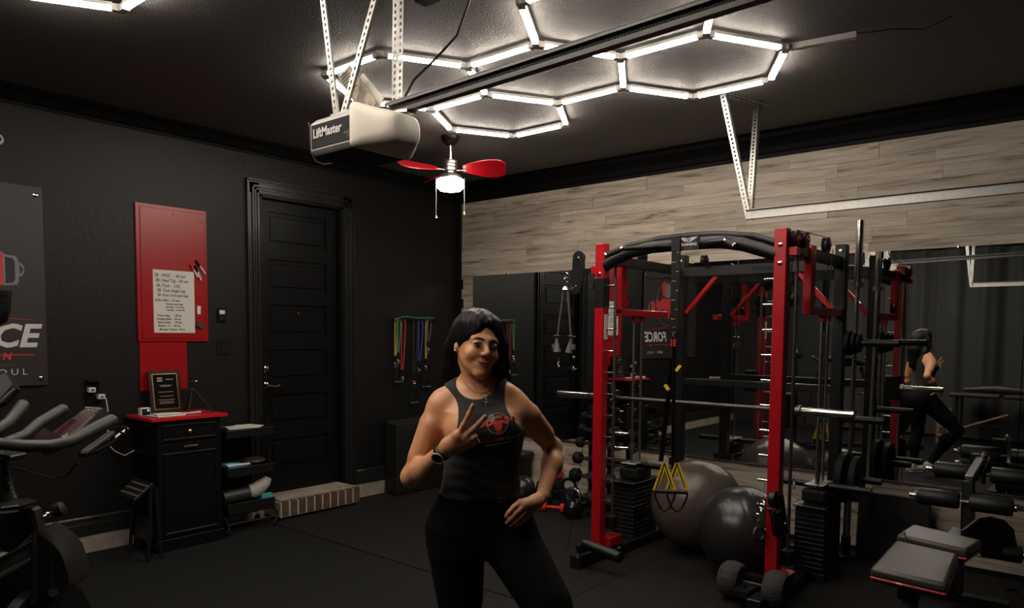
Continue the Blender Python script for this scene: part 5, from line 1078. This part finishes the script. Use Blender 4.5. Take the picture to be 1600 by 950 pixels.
# ---- head frame
hy_, hr_, hp_ = math.radians(24), math.radians(9), math.radians(2)
hx = Vector((math.cos(hy_) * math.cos(hr_), math.sin(hy_) * math.cos(hr_), -math.sin(hr_)))
hf = Vector((math.sin(hy_), -math.cos(hy_), math.sin(hp_))); hf = (hf - hx * hf.dot(hx)).normalized(); hz = hx.cross(hf); hz = hz if hz.z > 0 else -hz
HC = Vector((-.016, -.005, 1.512)); HR = np.array([[*hx], [*hf], [*hz]], dtype=np.float32); HK = 1.0
def toh(P): return (P - A3(*HC)) @ HR.T / HK
def fromh(q): return HC + (hx * q[0] + hf * q[1] + hz * q[2]) * HK
# ---- torso table  z: centre u, v, half width, half depth
TT = np.array([(.70, 0, .0, .15, .10), (.80, 0, .012, .186, .120), (.86, 0, .012, .190, .122), (.93, .0, .004, .168, .108), (1.00, .0, .0, .138, .094), (1.05, .002, 0, .130, .088), (1.13, .005, 0, .134, .092),
               (1.22, .010, .0, .146, .102), (1.28, .008, .006, .144, .095), (1.32, .006, .012, .116, .078), (1.35, .008, .018, .095, .060), (1.38, .004, .02, .060, .050)], dtype=np.float32)
cT, sT = math.cos(math.radians(10)), math.sin(math.radians(10))
def torso(P):
    z = P[:, 2]; cu, cv, a, b = (np.interp(z, TT[:, 0], TT[:, i]).astype(np.float32) for i in (1, 2, 3, 4))
    x = P[:, 0] - cu; y = P[:, 1] - cv; x, y = x * cT + y * sT, -x * sT + y * cT
    e = 2.35; k0 = (np.abs(x / a) ** e + np.abs(y / b) ** e) ** (1 / e); g = np.sqrt((x / (a * a)) ** 2 + (y / (b * b)) ** 2) / np.maximum(np.sqrt((x / a) ** 2 + (y / b) ** 2), 1e-6)
    d = (k0 - 1) / np.maximum(g, 1e-6); d = smax(d, z - 1.375, .03); d = smax(d, .765 - z, .03)
    for c in ((-.048, -.070, 1.212), (.070, -.062, 1.220)): d = smin(d, el(P, c, (.062, .052, .056)), .045)
    d = smin(d, el(P, (-.085, .085, .84), (.085, .065, .085)), .05); d = smin(d, el(P, (.085, .085, .84), (.085, .065, .085)), .05)
    return d
SR, SL = (-.138, .010, 1.291), (.130, .020, 1.286)
def traps(P, d):
    d = smin(d, rc(P, (-.045, .025, 1.385), (-.135, .015, 1.325), .030, .034), .05); d = smin(d, rc(P, (.020, .025, 1.390), (.112, .022, 1.335), .030, .030), .05)
    return smin(d, rc(P, (-.105, -.015, 1.338), (.090, -.005, 1.350), .012, .012), .05)
ER, ML, EL_ = (-.250, -.015, 1.040), (.215, .095, 1.235), (.268, .165, 1.125)
WR, WL = (-.118, -.175, 1.163), (.222, -.022, .975)
def arms(P):
    d = rc(P, SR, ER, .046, .034); d = smin(d, el(P, (-.151, .002, 1.280), (.047, .050, .058)), .03)
    d = smin(d, rc(P, (-.175, -.028, 1.225), (-.222, -.030, 1.120), .034, .030), .03); d = smin(d, rc(P, (-.19, .022, 1.23), (-.232, .018, 1.11), .034, .028), .03)
    d = smin(d, rc(P, ER, (-.205, -.085, 1.075), .034, .038), .025); d = smin(d, rc(P, (-.205, -.085, 1.075), WR, .037, .0245), .03)
    e = rc(P, SL, EL_, .045, .032); e = smin(e, el(P, (.137, .018, 1.272), (.044, .050, .060)), .03); e = smin(e, rc(P, (.178, .030, 1.26), (.232, .105, 1.185), .037, .033), .03)
    e = smin(e, rc(P, EL_, (.262, .105, 1.070), .032, .036), .025); e = smin(e, rc(P, (.262, .105, 1.070), WL, .035, .0235), .03)
    return np.minimum(d, e)
def hand_r(P):
    # palm seen from the back, two fingers up, ring and little finger folded under the thumb
    d = chain(P, [WR, (-.098, -.196, 1.183), (-.070, -.213, 1.218)], [.024, .025, .021], .02)
    d = smin(d, rc(P, (-.098, -.190, 1.178), (-.040, -.208, 1.203), .024, .017), .02); d = smin(d, rc(P, (-.090, -.186, 1.176), (-.026, -.200, 1.190), .022, .014), .02)
    for pts, rs in (([(-.068, -.212, 1.218), (-.048, -.225, 1.256), (-.030, -.234, 1.292), (-.018, -.240, 1.322)], [.0125, .0098, .0088, .0076]),
                    ([(-.048, -.214, 1.212), (-.020, -.228, 1.240), (.004, -.236, 1.264), (.022, -.240, 1.286)], [.0125, .0098, .0088, .0076]),
                    ([(-.036, -.208, 1.204), (-.012, -.224, 1.216), (-.020, -.206, 1.222), (-.038, -.190, 1.214)], [.0120, .0098, .0085, .0075]),
                    ([(-.026, -.198, 1.190), (-.004, -.212, 1.198), (-.014, -.194, 1.203), (-.030, -.182, 1.198)], [.0108, .0088, .0076, .0070]),
                    ([(-.108, -.172, 1.178), (-.078, -.160, 1.205), (-.048, -.168, 1.216), (-.022, -.182, 1.212)], [.016, .0125, .0108, .0090])):
        d = smin(d, chain(P, pts, rs, .006), .008)
    return d
def hand_l(P):
    F4 = [([(0.142,-0.11,0.972), (0.12,-0.134,0.962), (0.104,-0.142,0.946), (0.093,-0.14,0.93)], .0105), ([(0.157,-0.112,0.964), (0.128,-0.136,0.943), (0.107,-0.141,0.921), (0.096,-0.138,0.907)], .0105),
          ([(0.166,-0.104,0.949), (0.14,-0.128,0.925), (0.12,-0.134,0.909), (0.109,-0.131,0.896)], .0102), ([(0.178,-0.09,0.932), (0.156,-0.114,0.913), (0.14,-0.12,0.901), (0.129,-0.118,0.891)], .0092)]
    d = smin(rc(P, WL, (.195, -.055, .962), .0235, .0215), rc(P, (.195, -.055, .962), F4[1][0][0], .0215, .0155), .02)
    for pts, r in F4: d = smin(d, rc(P, (.200, -.050, .962), pts[0], .020, .0125), .012)
    for pts, r in F4: d = smin(d, chain(P, pts, [r * 1.12, r * .92, r * .82, r * .70], .004), .004)
    return smin(d, chain(P, [(.210, -.030, .950), (.205, .012, .932), (.190, .040, .912)], [.015, .012, .009], .006), .01)
def head(P):
    q = toh(P)
    d = el(q, (0, -.018, .022), (.074, .092, .086)); d = smin(d, el(q, (0, .030, -.026), (.056, .058, .080)), .035)
    for s_ in (-1, 1):
        d = smin(d, rc(q, (s_ * .045, .004, -.044), (s_ * .010, .066, -.094), .015, .014), .026)
        d = smin(d, el(q, (s_ * .037, .060, -.034), (.021, .021, .020)), .022)
        d = smin(d, rc(q, (s_ * .040, .065, .020), (s_ * .010, .079, .019), .008, .009), .018)
    d = smin(d, el(q, (0, .074, -.097), (.016, .014, .013)), .02)
    for s_ in (-1, 1): d = smax(d, -el(q, (s_ * .031, .098, .000), (.017, .015, .0115)), .012)
    d = smin(d, el(q, (0, .074, -.066), (.028, .017, .018)), .015)
    d = smin(d, rc(q, (0, .082, .014), (0, .105, -.026), .0062, .0092), .012); d = smin(d, el(q, (0, .104, -.030), (.0095, .0095, .0080)), .006)
    for s_ in (-1, 1): d = smin(d, el(q, (s_ * .0115, .094, -.0335), (.0068, .009, .0062)), .006)
    # eyelids, smile creases, parted lips line
    for s_ in (-1, 1):
        d = smin(d, el(q, (s_ * .031, .0775, .001), (.0148, .0125, .0112)), .004); d = smax(d, -el(q, (s_ * .031, .0925, -.001), (.0125, .008, .0042)), .003)
        d = smax(d, -rc(q, (s_ * .019, .096, -.036), (s_ * .036, .080, -.060), .0026, .0024), .008)
        d = smin(d, el(q, (s_ * .0730, -.008, -.010), (.008, .017, .026)), .010)
    d = smax(d, -rc(q, (-.020, .092, -.0635), (.020, .092, -.0635), .0012, .0012), .004)
    d = smin(d, rc(P, (-.022, .022, 1.345), (-.020, .012, 1.445), .054, .050), .03)
    d = smin(d, rc(P, (-.020, -.030, 1.345), (-.066, -.005, 1.455), .010, .010), .03)
    return d
HPR, HPL = (-.092, .005, .84), (.092, .0, .84); KR, KL = (-.062, -.015, .47), (.300, -.215, .53); AR, AL = (-.045, .045, .09), (.215, .035, .17)
def legs(P):
    d = rc(P, HPR, KR, .098, .056); d = smin(d, rc(P, (-.085, -.02, .74), (-.075, -.025, .60), .085, .070), .04); d = smin(d, rc(P, KR, AR, .052, .034), .04); d = smin(d, el(P, (-.055, .035, .34), (.050, .052, .09)), .04)
    e = rc(P, HPL, KL, .098, .058); e = smin(e, rc(P, (.125, -.03, .78), (.235, -.145, .635), .088, .074), .04); e = smin(e, rc(P, KL, AL, .054, .035), .03); e = smin(e, el(P, (.275, -.08, .40), (.048, .055, .09)), .04)
    return smin(d, e, .016)
def body(P):
    d = traps(P, torso(P)); d = smin(d, arms(P), .032); d = smin(d, legs(P), .04); d = smin(d, head(P), .02); d = smin(d, hand_r(P), .006)
    return smin(d, hand_l(P), .006)
skin = mat('skin', (.72, .345, .185), .40, sub=.08, bump=(220, .12, .0006), spec=.45)
v, f = grow(body, (-.34, -.33, .05), (.36, .24, 1.66), .0032)
bo_ = mesh_np('body', v, f, skin, wo)
# ---- clothes
def ripple(P, a=.0011): return a * np.sin(P[:, 2] * 150 + 14 * P[:, 0] + 3 * np.sin(P[:, 0] * 22)) * np.clip((1.20 - P[:, 2]) / .1, 0, 1)
def tank(P):
    d = traps(P, torso(P)) - .0065 + ripple(P)
    d = smax(d, -el(P, (-.018, -.035, 1.402), (.078, .13, .078)), .004); d = smax(d, -el(P, (-.180, .0, 1.250), (.115, .26, .130)), .004); d = smax(d, -el(P, (.180, .02, 1.335), (.100, .26, .118)), .004)
    return smax(d, .975 - P[:, 2] + .004 * np.sin(P[:, 0] * 30), .004)
v, f = grow(tank, (-.20, -.16, .95), (.22, .20, 1.42), .004)
shirt_m = mat('tank_top_cloth', (.0095, .0088, .0083), .8, bump=(420, .2, .0008), sheen=.15)
sh = mesh_np('tank_top', v, f, shirt_m, wo); sh['label'] = 'black sleeveless tank top with a red and grey print'
def tights(P):
    d = smin(torso(P), legs(P), .04) - .004
    d = smax(d, P[:, 2] - 1.025, .006); return smax(d, .13 - P[:, 2], .004)
v, f = grow(tights, (-.23, -.30, .12), (.35, .19, 1.04), .005)
mesh_np('leggings', v, f, mat('leggings_cloth', (.0022, .0022, .0024), .85, spec=.15), wo)
# drawstring bow at the waist
m = MB()
for s_ in (-1, 1): m.tube([Lw((.062, -.118, .985)), Lw((.062 + s_ * .022, -.132, .992)), Lw((.062 + s_ * .030, -.128, .975)), Lw((.062, -.122, .982))], .0035, 6)
m.tube([Lw((.060, -.120, .983)), Lw((.050, -.132, .95)), Lw((.046, -.130, .915))], .003, 6).tube([Lw((.064, -.120, .983)), Lw((.062, -.134, .94)), Lw((.066, -.132, .90))], .003, 6)
m.build('drawstring', M['trimblack'], wo)
# ---- hair
def hair(P):
    q = toh(P); rp = .0014 * np.sin(P[:, 0] * 150 + P[:, 1] * 120 + 2.5 * np.sin(P[:, 2] * 9)) + .0008 * np.sin(P[:, 0] * 290 - P[:, 1] * 230 + 2 * np.sin(P[:, 2] * 12))
    d = el(q, (0, -.020, .034), (.086, .106, .100))
    d = smin(d, el(q, (-.015, .000, .080), (.060, .060, .040)), .03)
    cv = smin(el(q, (.006, .118, -.024), (.063, .084, .116)), el(q, (-.058, .052, -.056), (.034, .054, .064)), .035); d = smax(d, -cv, .006); d = smax(d, -el(q, (0, .06, -.13), (.07, .07, .08)), .01)
    d = smin(d, chain(P, [(-.070, .030, 1.570), (-.098, .045, 1.500), (-.108, .055, 1.430), (-.105, .072, 1.360), (-.092, .095, 1.28)], [.036, .036, .034, .034, .026], .03), .03)
    d = smin(d, chain(P, [(.040, -.005, 1.575), (.064, .005, 1.515), (.066, .020, 1.450), (.074, .040, 1.385), (.070, .080, 1.31)], [.030, .026, .028, .026, .020], .03), .03)
    d = smin(d, chain(P, [(-.02, .075, 1.52), (-.02, .095, 1.40), (-.02, .110, 1.24)], [.070, .070, .050], .04), .04)
    return d + rp
v, f = grow(hair, (-.20, -.15, 1.15), (.16, .22, 1.68), .0032)
hm = mat('black_hair', (.0075, .0065, .0065), .46, spec=.22); hm.node_tree.nodes['Principled BSDF'].inputs['Anisotropic'].default_value = .7
nt = hm.node_tree; wv = nt.nodes.new('ShaderNodeTexNoise'); mp = nt.nodes.new('ShaderNodeMapping'); mp.inputs['Scale'].default_value = (110, 110, 7); tcn = nt.nodes.new('ShaderNodeTexCoord'); bp = nt.nodes.new('ShaderNodeBump'); bp.inputs['Strength'].default_value = .45; bp.inputs['Distance'].default_value = .002
nt.links.new(tcn.outputs['Object'], mp.inputs['Vector']); nt.links.new(mp.outputs[0], wv.inputs['Vector']); nt.links.new(wv.outputs['Fac'], bp.inputs['Height']); nt.links.new(bp.outputs[0], nt.nodes['Principled BSDF'].inputs['Normal'])
mesh_np('hair', v, f, hm, wo)
# ---- eyes, brows, lips, earring
eyew = mat('eye_white', (.20, .17, .155), .3); iris = mat('dark_iris', (.012, .007, .005), .12); lip = mat('lip', (.36, .105, .085), .38); brow = mat('brow_hair', (.010, .008, .007), .7)
def hl(q): return Lw(fromh(q))
for s_ in (-1, 1):
    e = MB().ell(hl((s_ * .031, .0795, -.0005)), .0112, 20, 14).build('eye', eyew, wo)
    MB().ell(hl((s_ * .031 - .0022, .0866, -.0008)), .0052, 16, 10).build('iris', iris, e)
    MB().tube([hl((s_ * .0165, .0885, -.0005)), hl((s_ * .022, .0925, .0045)), hl((s_ * .031, .0935, .0062)), hl((s_ * .040, .0890, .0045)), hl((s_ * .0465, .0825, .0015))], [.0008, .0016, .0018, .0016, .0010], 6).build('eyelashes', brow, e)
    MB().tube([hl((s_ * .012, .0905, .0180)), hl((s_ * .022, .0890, .0212)), hl((s_ * .034, .0835, .0220)), hl((s_ * .046, .0740, .0165))], [.0018, .0024, .0020, .0008], 8).build('eyebrow', brow, wo)
MB().tube([hl((-.0290, .0790, -.0555)), hl((-.015, .0895, -.0605)), hl((-.004, .0930, -.0595)), hl((0, .0926, -.0605)), hl((.004, .0930, -.0595)), hl((.015, .0895, -.0605)), hl((.0290, .0790, -.0555))], [.0010, .0030, .0034, .0032, .0034, .0030, .0010], 8).build('upper_lip', lip, wo)
MB().tube([hl((-.0280, .0790, -.0570)), hl((-.013, .0893, -.0670)), hl((0, .0920, -.0700)), hl((.013, .0893, -.0670)), hl((.0280, .0790, -.0570))], [.0010, .0036, .0044, .0036, .0010], 8).build('lower_lip', lip, wo)
MB().ell(hl((-.0805, .002, -.030)), .0042).ell(hl((-.0810, .004, -.018)), .0028).build('earring', M['chrome'], wo)
# ---- necklaces and cross
bvb = BVHTree.FromObject(bo_, bpy.context.evaluated_depsgraph_get()); bvs = BVHTree.FromObject(sh, bpy.context.evaluated_depsgraph_get())
def hit(u, z, off=.002, trees=(bvb, bvs)):
    b = None
    for t_ in trees:
        h_ = t_.ray_cast(Vector((u, -1, z)), Vector((0, 1, 0)))
        if h_[0] is not None and (b is None or h_[0].y < b): b = h_[0].y
    return Vector((u, (b if b is not None else -.1) - off, z))
P = [Lw(hit(u, z)) for u, z in ((-.068, 1.405), (-.060, 1.385), (-.045, 1.368), (-.022, 1.352), (.000, 1.347), (.022, 1.352), (.042, 1.368), (.055, 1.385))]
nk = MB().tube(P, .0011, 6).build('necklace', mat('thin_gold_chain', (.40, .27, .17), .5, .3), wo)
P = [Lw(hit(u, z, .003)) for u, z in ((-.040, 1.40), (-.025, 1.375), (-.008, 1.350), (.010, 1.334), (.018, 1.328), (.026, 1.345), (.034, 1.372), (.040, 1.395))]
nk2 = MB().tube(P, .0009, 6).build('necklace', mat('thin_silver_chain', (.36, .33, .30), .5, .3), wo)
c = hit(.019, 1.313, .005); MB().box(Lw(c), (.0035, .0025, .034), Matrix.Rotation(WA, 3, 'Z') @ Matrix.Rotation(.12, 3, 'Y')).box(Lw(c + Vector((0, 0, .006))), (.019, .0025, .0035), Matrix.Rotation(WA, 3, 'Z') @ Matrix.Rotation(.12, 3, 'Y')).build('cross_pendant', mat('dull_silver', (.45, .43, .40), .5, .4), nk2, sm=False)
# ---- watch and bracelet on the raised wrist
wc = Vector((-.126, -.168, 1.157)); ax = (Vector(WR) - Vector((-.205, -.085, 1.075))).normalized()
MB().torus(Lw(wc), (WM.to_3x3() @ ax), .0272, .0060, 28, 8).build('watch_strap', M['rubber'], wo)
nw = Vector((-.15, -.92, -.32)); nw = (nw - ax * nw.dot(ax)).normalized(); wp = wc + nw * .028; wn = WM.to_3x3() @ nw
wt = MB().lathe([(.001, 0), (.022, .0), (.0225, .004), (.021, .009), (.001, .0092)], Lw(wp), wn, n=28).build('watch_case', M['blackgloss'], wo)
MB().torus(Lw(wp + nw * .0085), wn, .0205, .0024, 30, 8).build('white_bezel', M['white'], wt); MB().cyl(Lw(wp + nw * .009), Lw(wp + nw * .0100), .018, n=24).build('watch_dial', M['glassblack'], wt)
MB().torus(Lw(Vector(WR) + ax * .004), WM.to_3x3() @ ax, .0262, .0022, 24, 6).build('bracelet', M['rubber'], wo)
# ---- nails
nail = mat('nail', (.62, .30, .22), .3)
for t_, dr2 in (((-.0165, -.2470, 1.3235), (.4, 0, .9)), ((.0225, -.2470, 1.2870), (.6, 0, .6)), ((0.092,-0.146,0.932), (-.6, 0, -.7)), ((0.095,-0.144,0.909), (-.6, 0, -.7)), ((0.108,-0.138,0.898), (-.6, 0, -.7)), ((0.128,-0.124,0.893), (-.6, 0, -.7))):
    d_ = Vector(dr2).normalized(); x_ = Vector((0, -1, 0)); y_ = d_.cross(x_).normalized(); R_ = WM.to_3x3() @ Matrix((y_, x_, d_)).transposed(); MB().ell(Lw(t_), (.0048, .0014, .0062), 12, 8, R_).build('nail', nail, wo)
# ---- print on the tank top, laid onto the cloth
def decal(name, polys, m):
    """polys: outlines in print coordinates (metres), strips triangulated finely and dropped onto the cloth"""
    me_v = []; me_f = []; ca, sa = math.cos(.16), math.sin(.16)
    for pl_ in polys:
        o_ = len(me_v)
        for x, y in pl_: me_v.append(hit(.062 + x * ca - y * sa, 1.243 + x * sa + y * ca, .0016, (bvs,)))
        me_f.append(tuple(range(o_, o_ + len(pl_))))
    me = bpy.data.meshes.new(name); me.from_pydata(me_v, [], me_f); me.materials.append(m); o = bpy.data.objects.new(name, me); COL.objects.link(o); o.parent = sh
    so = o.modifiers.new('thick', 'SOLIDIFY'); so.thickness = .0012; return o
def stroke(pts, w_): 
    out = []
    for (x0, y0), (x1, y1) in zip(pts, pts[1:]):
        l = math.hypot(x1 - x0, y1 - y0) or 1; nx, ny = -(y1 - y0) / l * w_ / 2, (x1 - x0) / l * w_ / 2
        n_ = max(1, int(l / .012))
        for i in range(n_):
            a, b = i / n_, (i + 1) / n_; ax_, ay_, bx_, by_ = x0 + (x1 - x0) * a, y0 + (y1 - y0) * a, x0 + (x1 - x0) * b, y0 + (y1 - y0) * b
            out.append([(ax_ + nx, ay_ + ny), (bx_ + nx, by_ + ny), (bx_ - nx, by_ - ny), (ax_ - nx, ay_ - ny)])
    return out
pr_ = mat('shirt_red_print', (.50, .035, .02), .6); pg_ = mat('shirt_grey_print', (.20, .20, .205), .6); pw_ = mat('shirt_pale_print', (.34, .34, .34), .6); pd_ = mat('shirt_dark_red_print', (.16, .012, .012), .6)
circ = [(.036 * math.cos(a), .004 + .034 * math.sin(a)) for a in [i * PI / 14 for i in range(29)]]
decal('ring_print', stroke(circ, .0022), pg_)
fig = [[(-.010, -.020), (.012, -.020), (.010, -.034), (-.008, -.034)], [(-.016, .014), (.018, .014), (.014, -.004), (.010, -.019), (-.008, -.019), (-.012, -.004)]]
for s_ in (-1, 1): fig += stroke([(s_ * .014, .010), (s_ * .034, .002), (s_ * .040, .016), (s_ * .026, .020)], .009)
for k in range(7): a = math.radians(40 + k * 17); fig.append([(.006 + .006 * math.cos(a - .25), .018 + .006 * math.sin(a - .25)), (.006 + .026 * math.cos(a), .018 + .022 * math.sin(a)), (.006 + .006 * math.cos(a + .25), .018 + .006 * math.sin(a + .25))])
for s_ in (-1, 1): fig += [[(s_ * .052, .000), (s_ * .060, .000), (s_ * .060, .020), (s_ * .052, .020)]]
decal('figure_print', fig, pr_)
br_ = [[(-.018 + .012 * math.cos(a), .026 + .014 * math.sin(a)) for a in [i * PI / 6 for i in range(12)]]]
for s_ in (-1, 1): br_ += [[(s_ * .046, .002), (s_ * .050, .002), (s_ * .050, .018), (s_ * .046, .018)], [(s_ * .062, .004), (s_ * .066, .004), (s_ * .066, .016), (s_ * .062, .016)]]
decal('globe_print', br_, pg_)
decal('line_print', stroke([(-.052, -.067), (.058, -.064)], .0018), pg_)
def shirt_text(s, size, x, y, m_, bold=0):
    cu_ = bpy.data.curves.new('t', 'FONT'); cu_.body = s; cu_.size = size; cu_.offset = bold; cu_.resolution_u = 2; cu_.shear = .2; t_ = bpy.data.objects.new('t', cu_); COL.objects.link(t_)
    me = bpy.data.meshes.new_from_object(t_); bpy.data.objects.remove(t_); ca, sa = math.cos(.16), math.sin(.16)
    for v_ in me.vertices: px_, py_ = x + v_.co.x, y + v_.co.y; v_.co = hit(.062 + px_ * ca - py_ * sa, 1.243 + px_ * sa + py_ * ca, .0020, (bvs,))
    me.materials.clear(); me.materials.append(m_); o = bpy.data.objects.new('lettering', me); COL.objects.link(o); o.parent = sh
shirt_text('MAX', .026, -.062, -.058, pd_, .001); shirt_text('LIFE FORCE', .0165, -.014, -.055, pw_, .0004)
# ---- trainers
shoe_m = mat('grey_trainer', (.42, .40, .37), .6); sole_m = mat('white_sole', (.6, .58, .54), .6)
for heel, toe, ank, lift in (((-.045, .085, .0), (-.055, -.155, .0), AR, 0), ((.208, .075, .09), (.245, -.125, .0), AL, 1)):
    h0, t0, a0 = Vector(heel), Vector(toe), Vector(ank)
    def shoe(P, h0=h0, t0=t0, a0=a0):
        up = A3(0, 0, .040); d = rc(P, A3(*h0) + up, A3(*h0.lerp(t0, .7)) + up, .036, .036); d = smin(d, rc(P, A3(*h0.lerp(t0, .7)) + A3(0, 0, .034), A3(*t0) + A3(0, .03, .030), .036, .028), .02)
        d = smin(d, rc(P, A3(*h0.lerp(t0, .15)) + up, A3(*a0) + A3(0, 0, .0), .036, .036), .02); return smax(d, P[:, 2] - a0.z - .02, .006)
    lo_ = (min(h0.x, t0.x) - .06, t0.y - .03, 0.001); hi_ = (max(h0.x, t0.x) + .06, h0.y + .06, a0.z + .06); v, f = grow(shoe, lo_, hi_, .005)
    so_ = mesh_np('shoe', v, f, shoe_m, wo)
    MB().bar(Lw(h0 + Vector((0, .02, .014))), Lw(h0.lerp(t0, .68) + Vector((0, 0, .012))), .072, .024).bar(Lw(h0.lerp(t0, .66) + Vector((0, 0, .012))), Lw(t0 + Vector((0, .012, .012))), .066, .022).build('sole', sole_m, so_, bev=.008, sm=False)
    MB().tube([Lw(h0.lerp(t0, .45) + Vector((-.03, 0, .06))), Lw(h0.lerp(t0, .5) + Vector((0, 0, .078))), Lw(h0.lerp(t0, .55) + Vector((.03, 0, .055)))], .004, 6).build('laces', M['black'], so_)
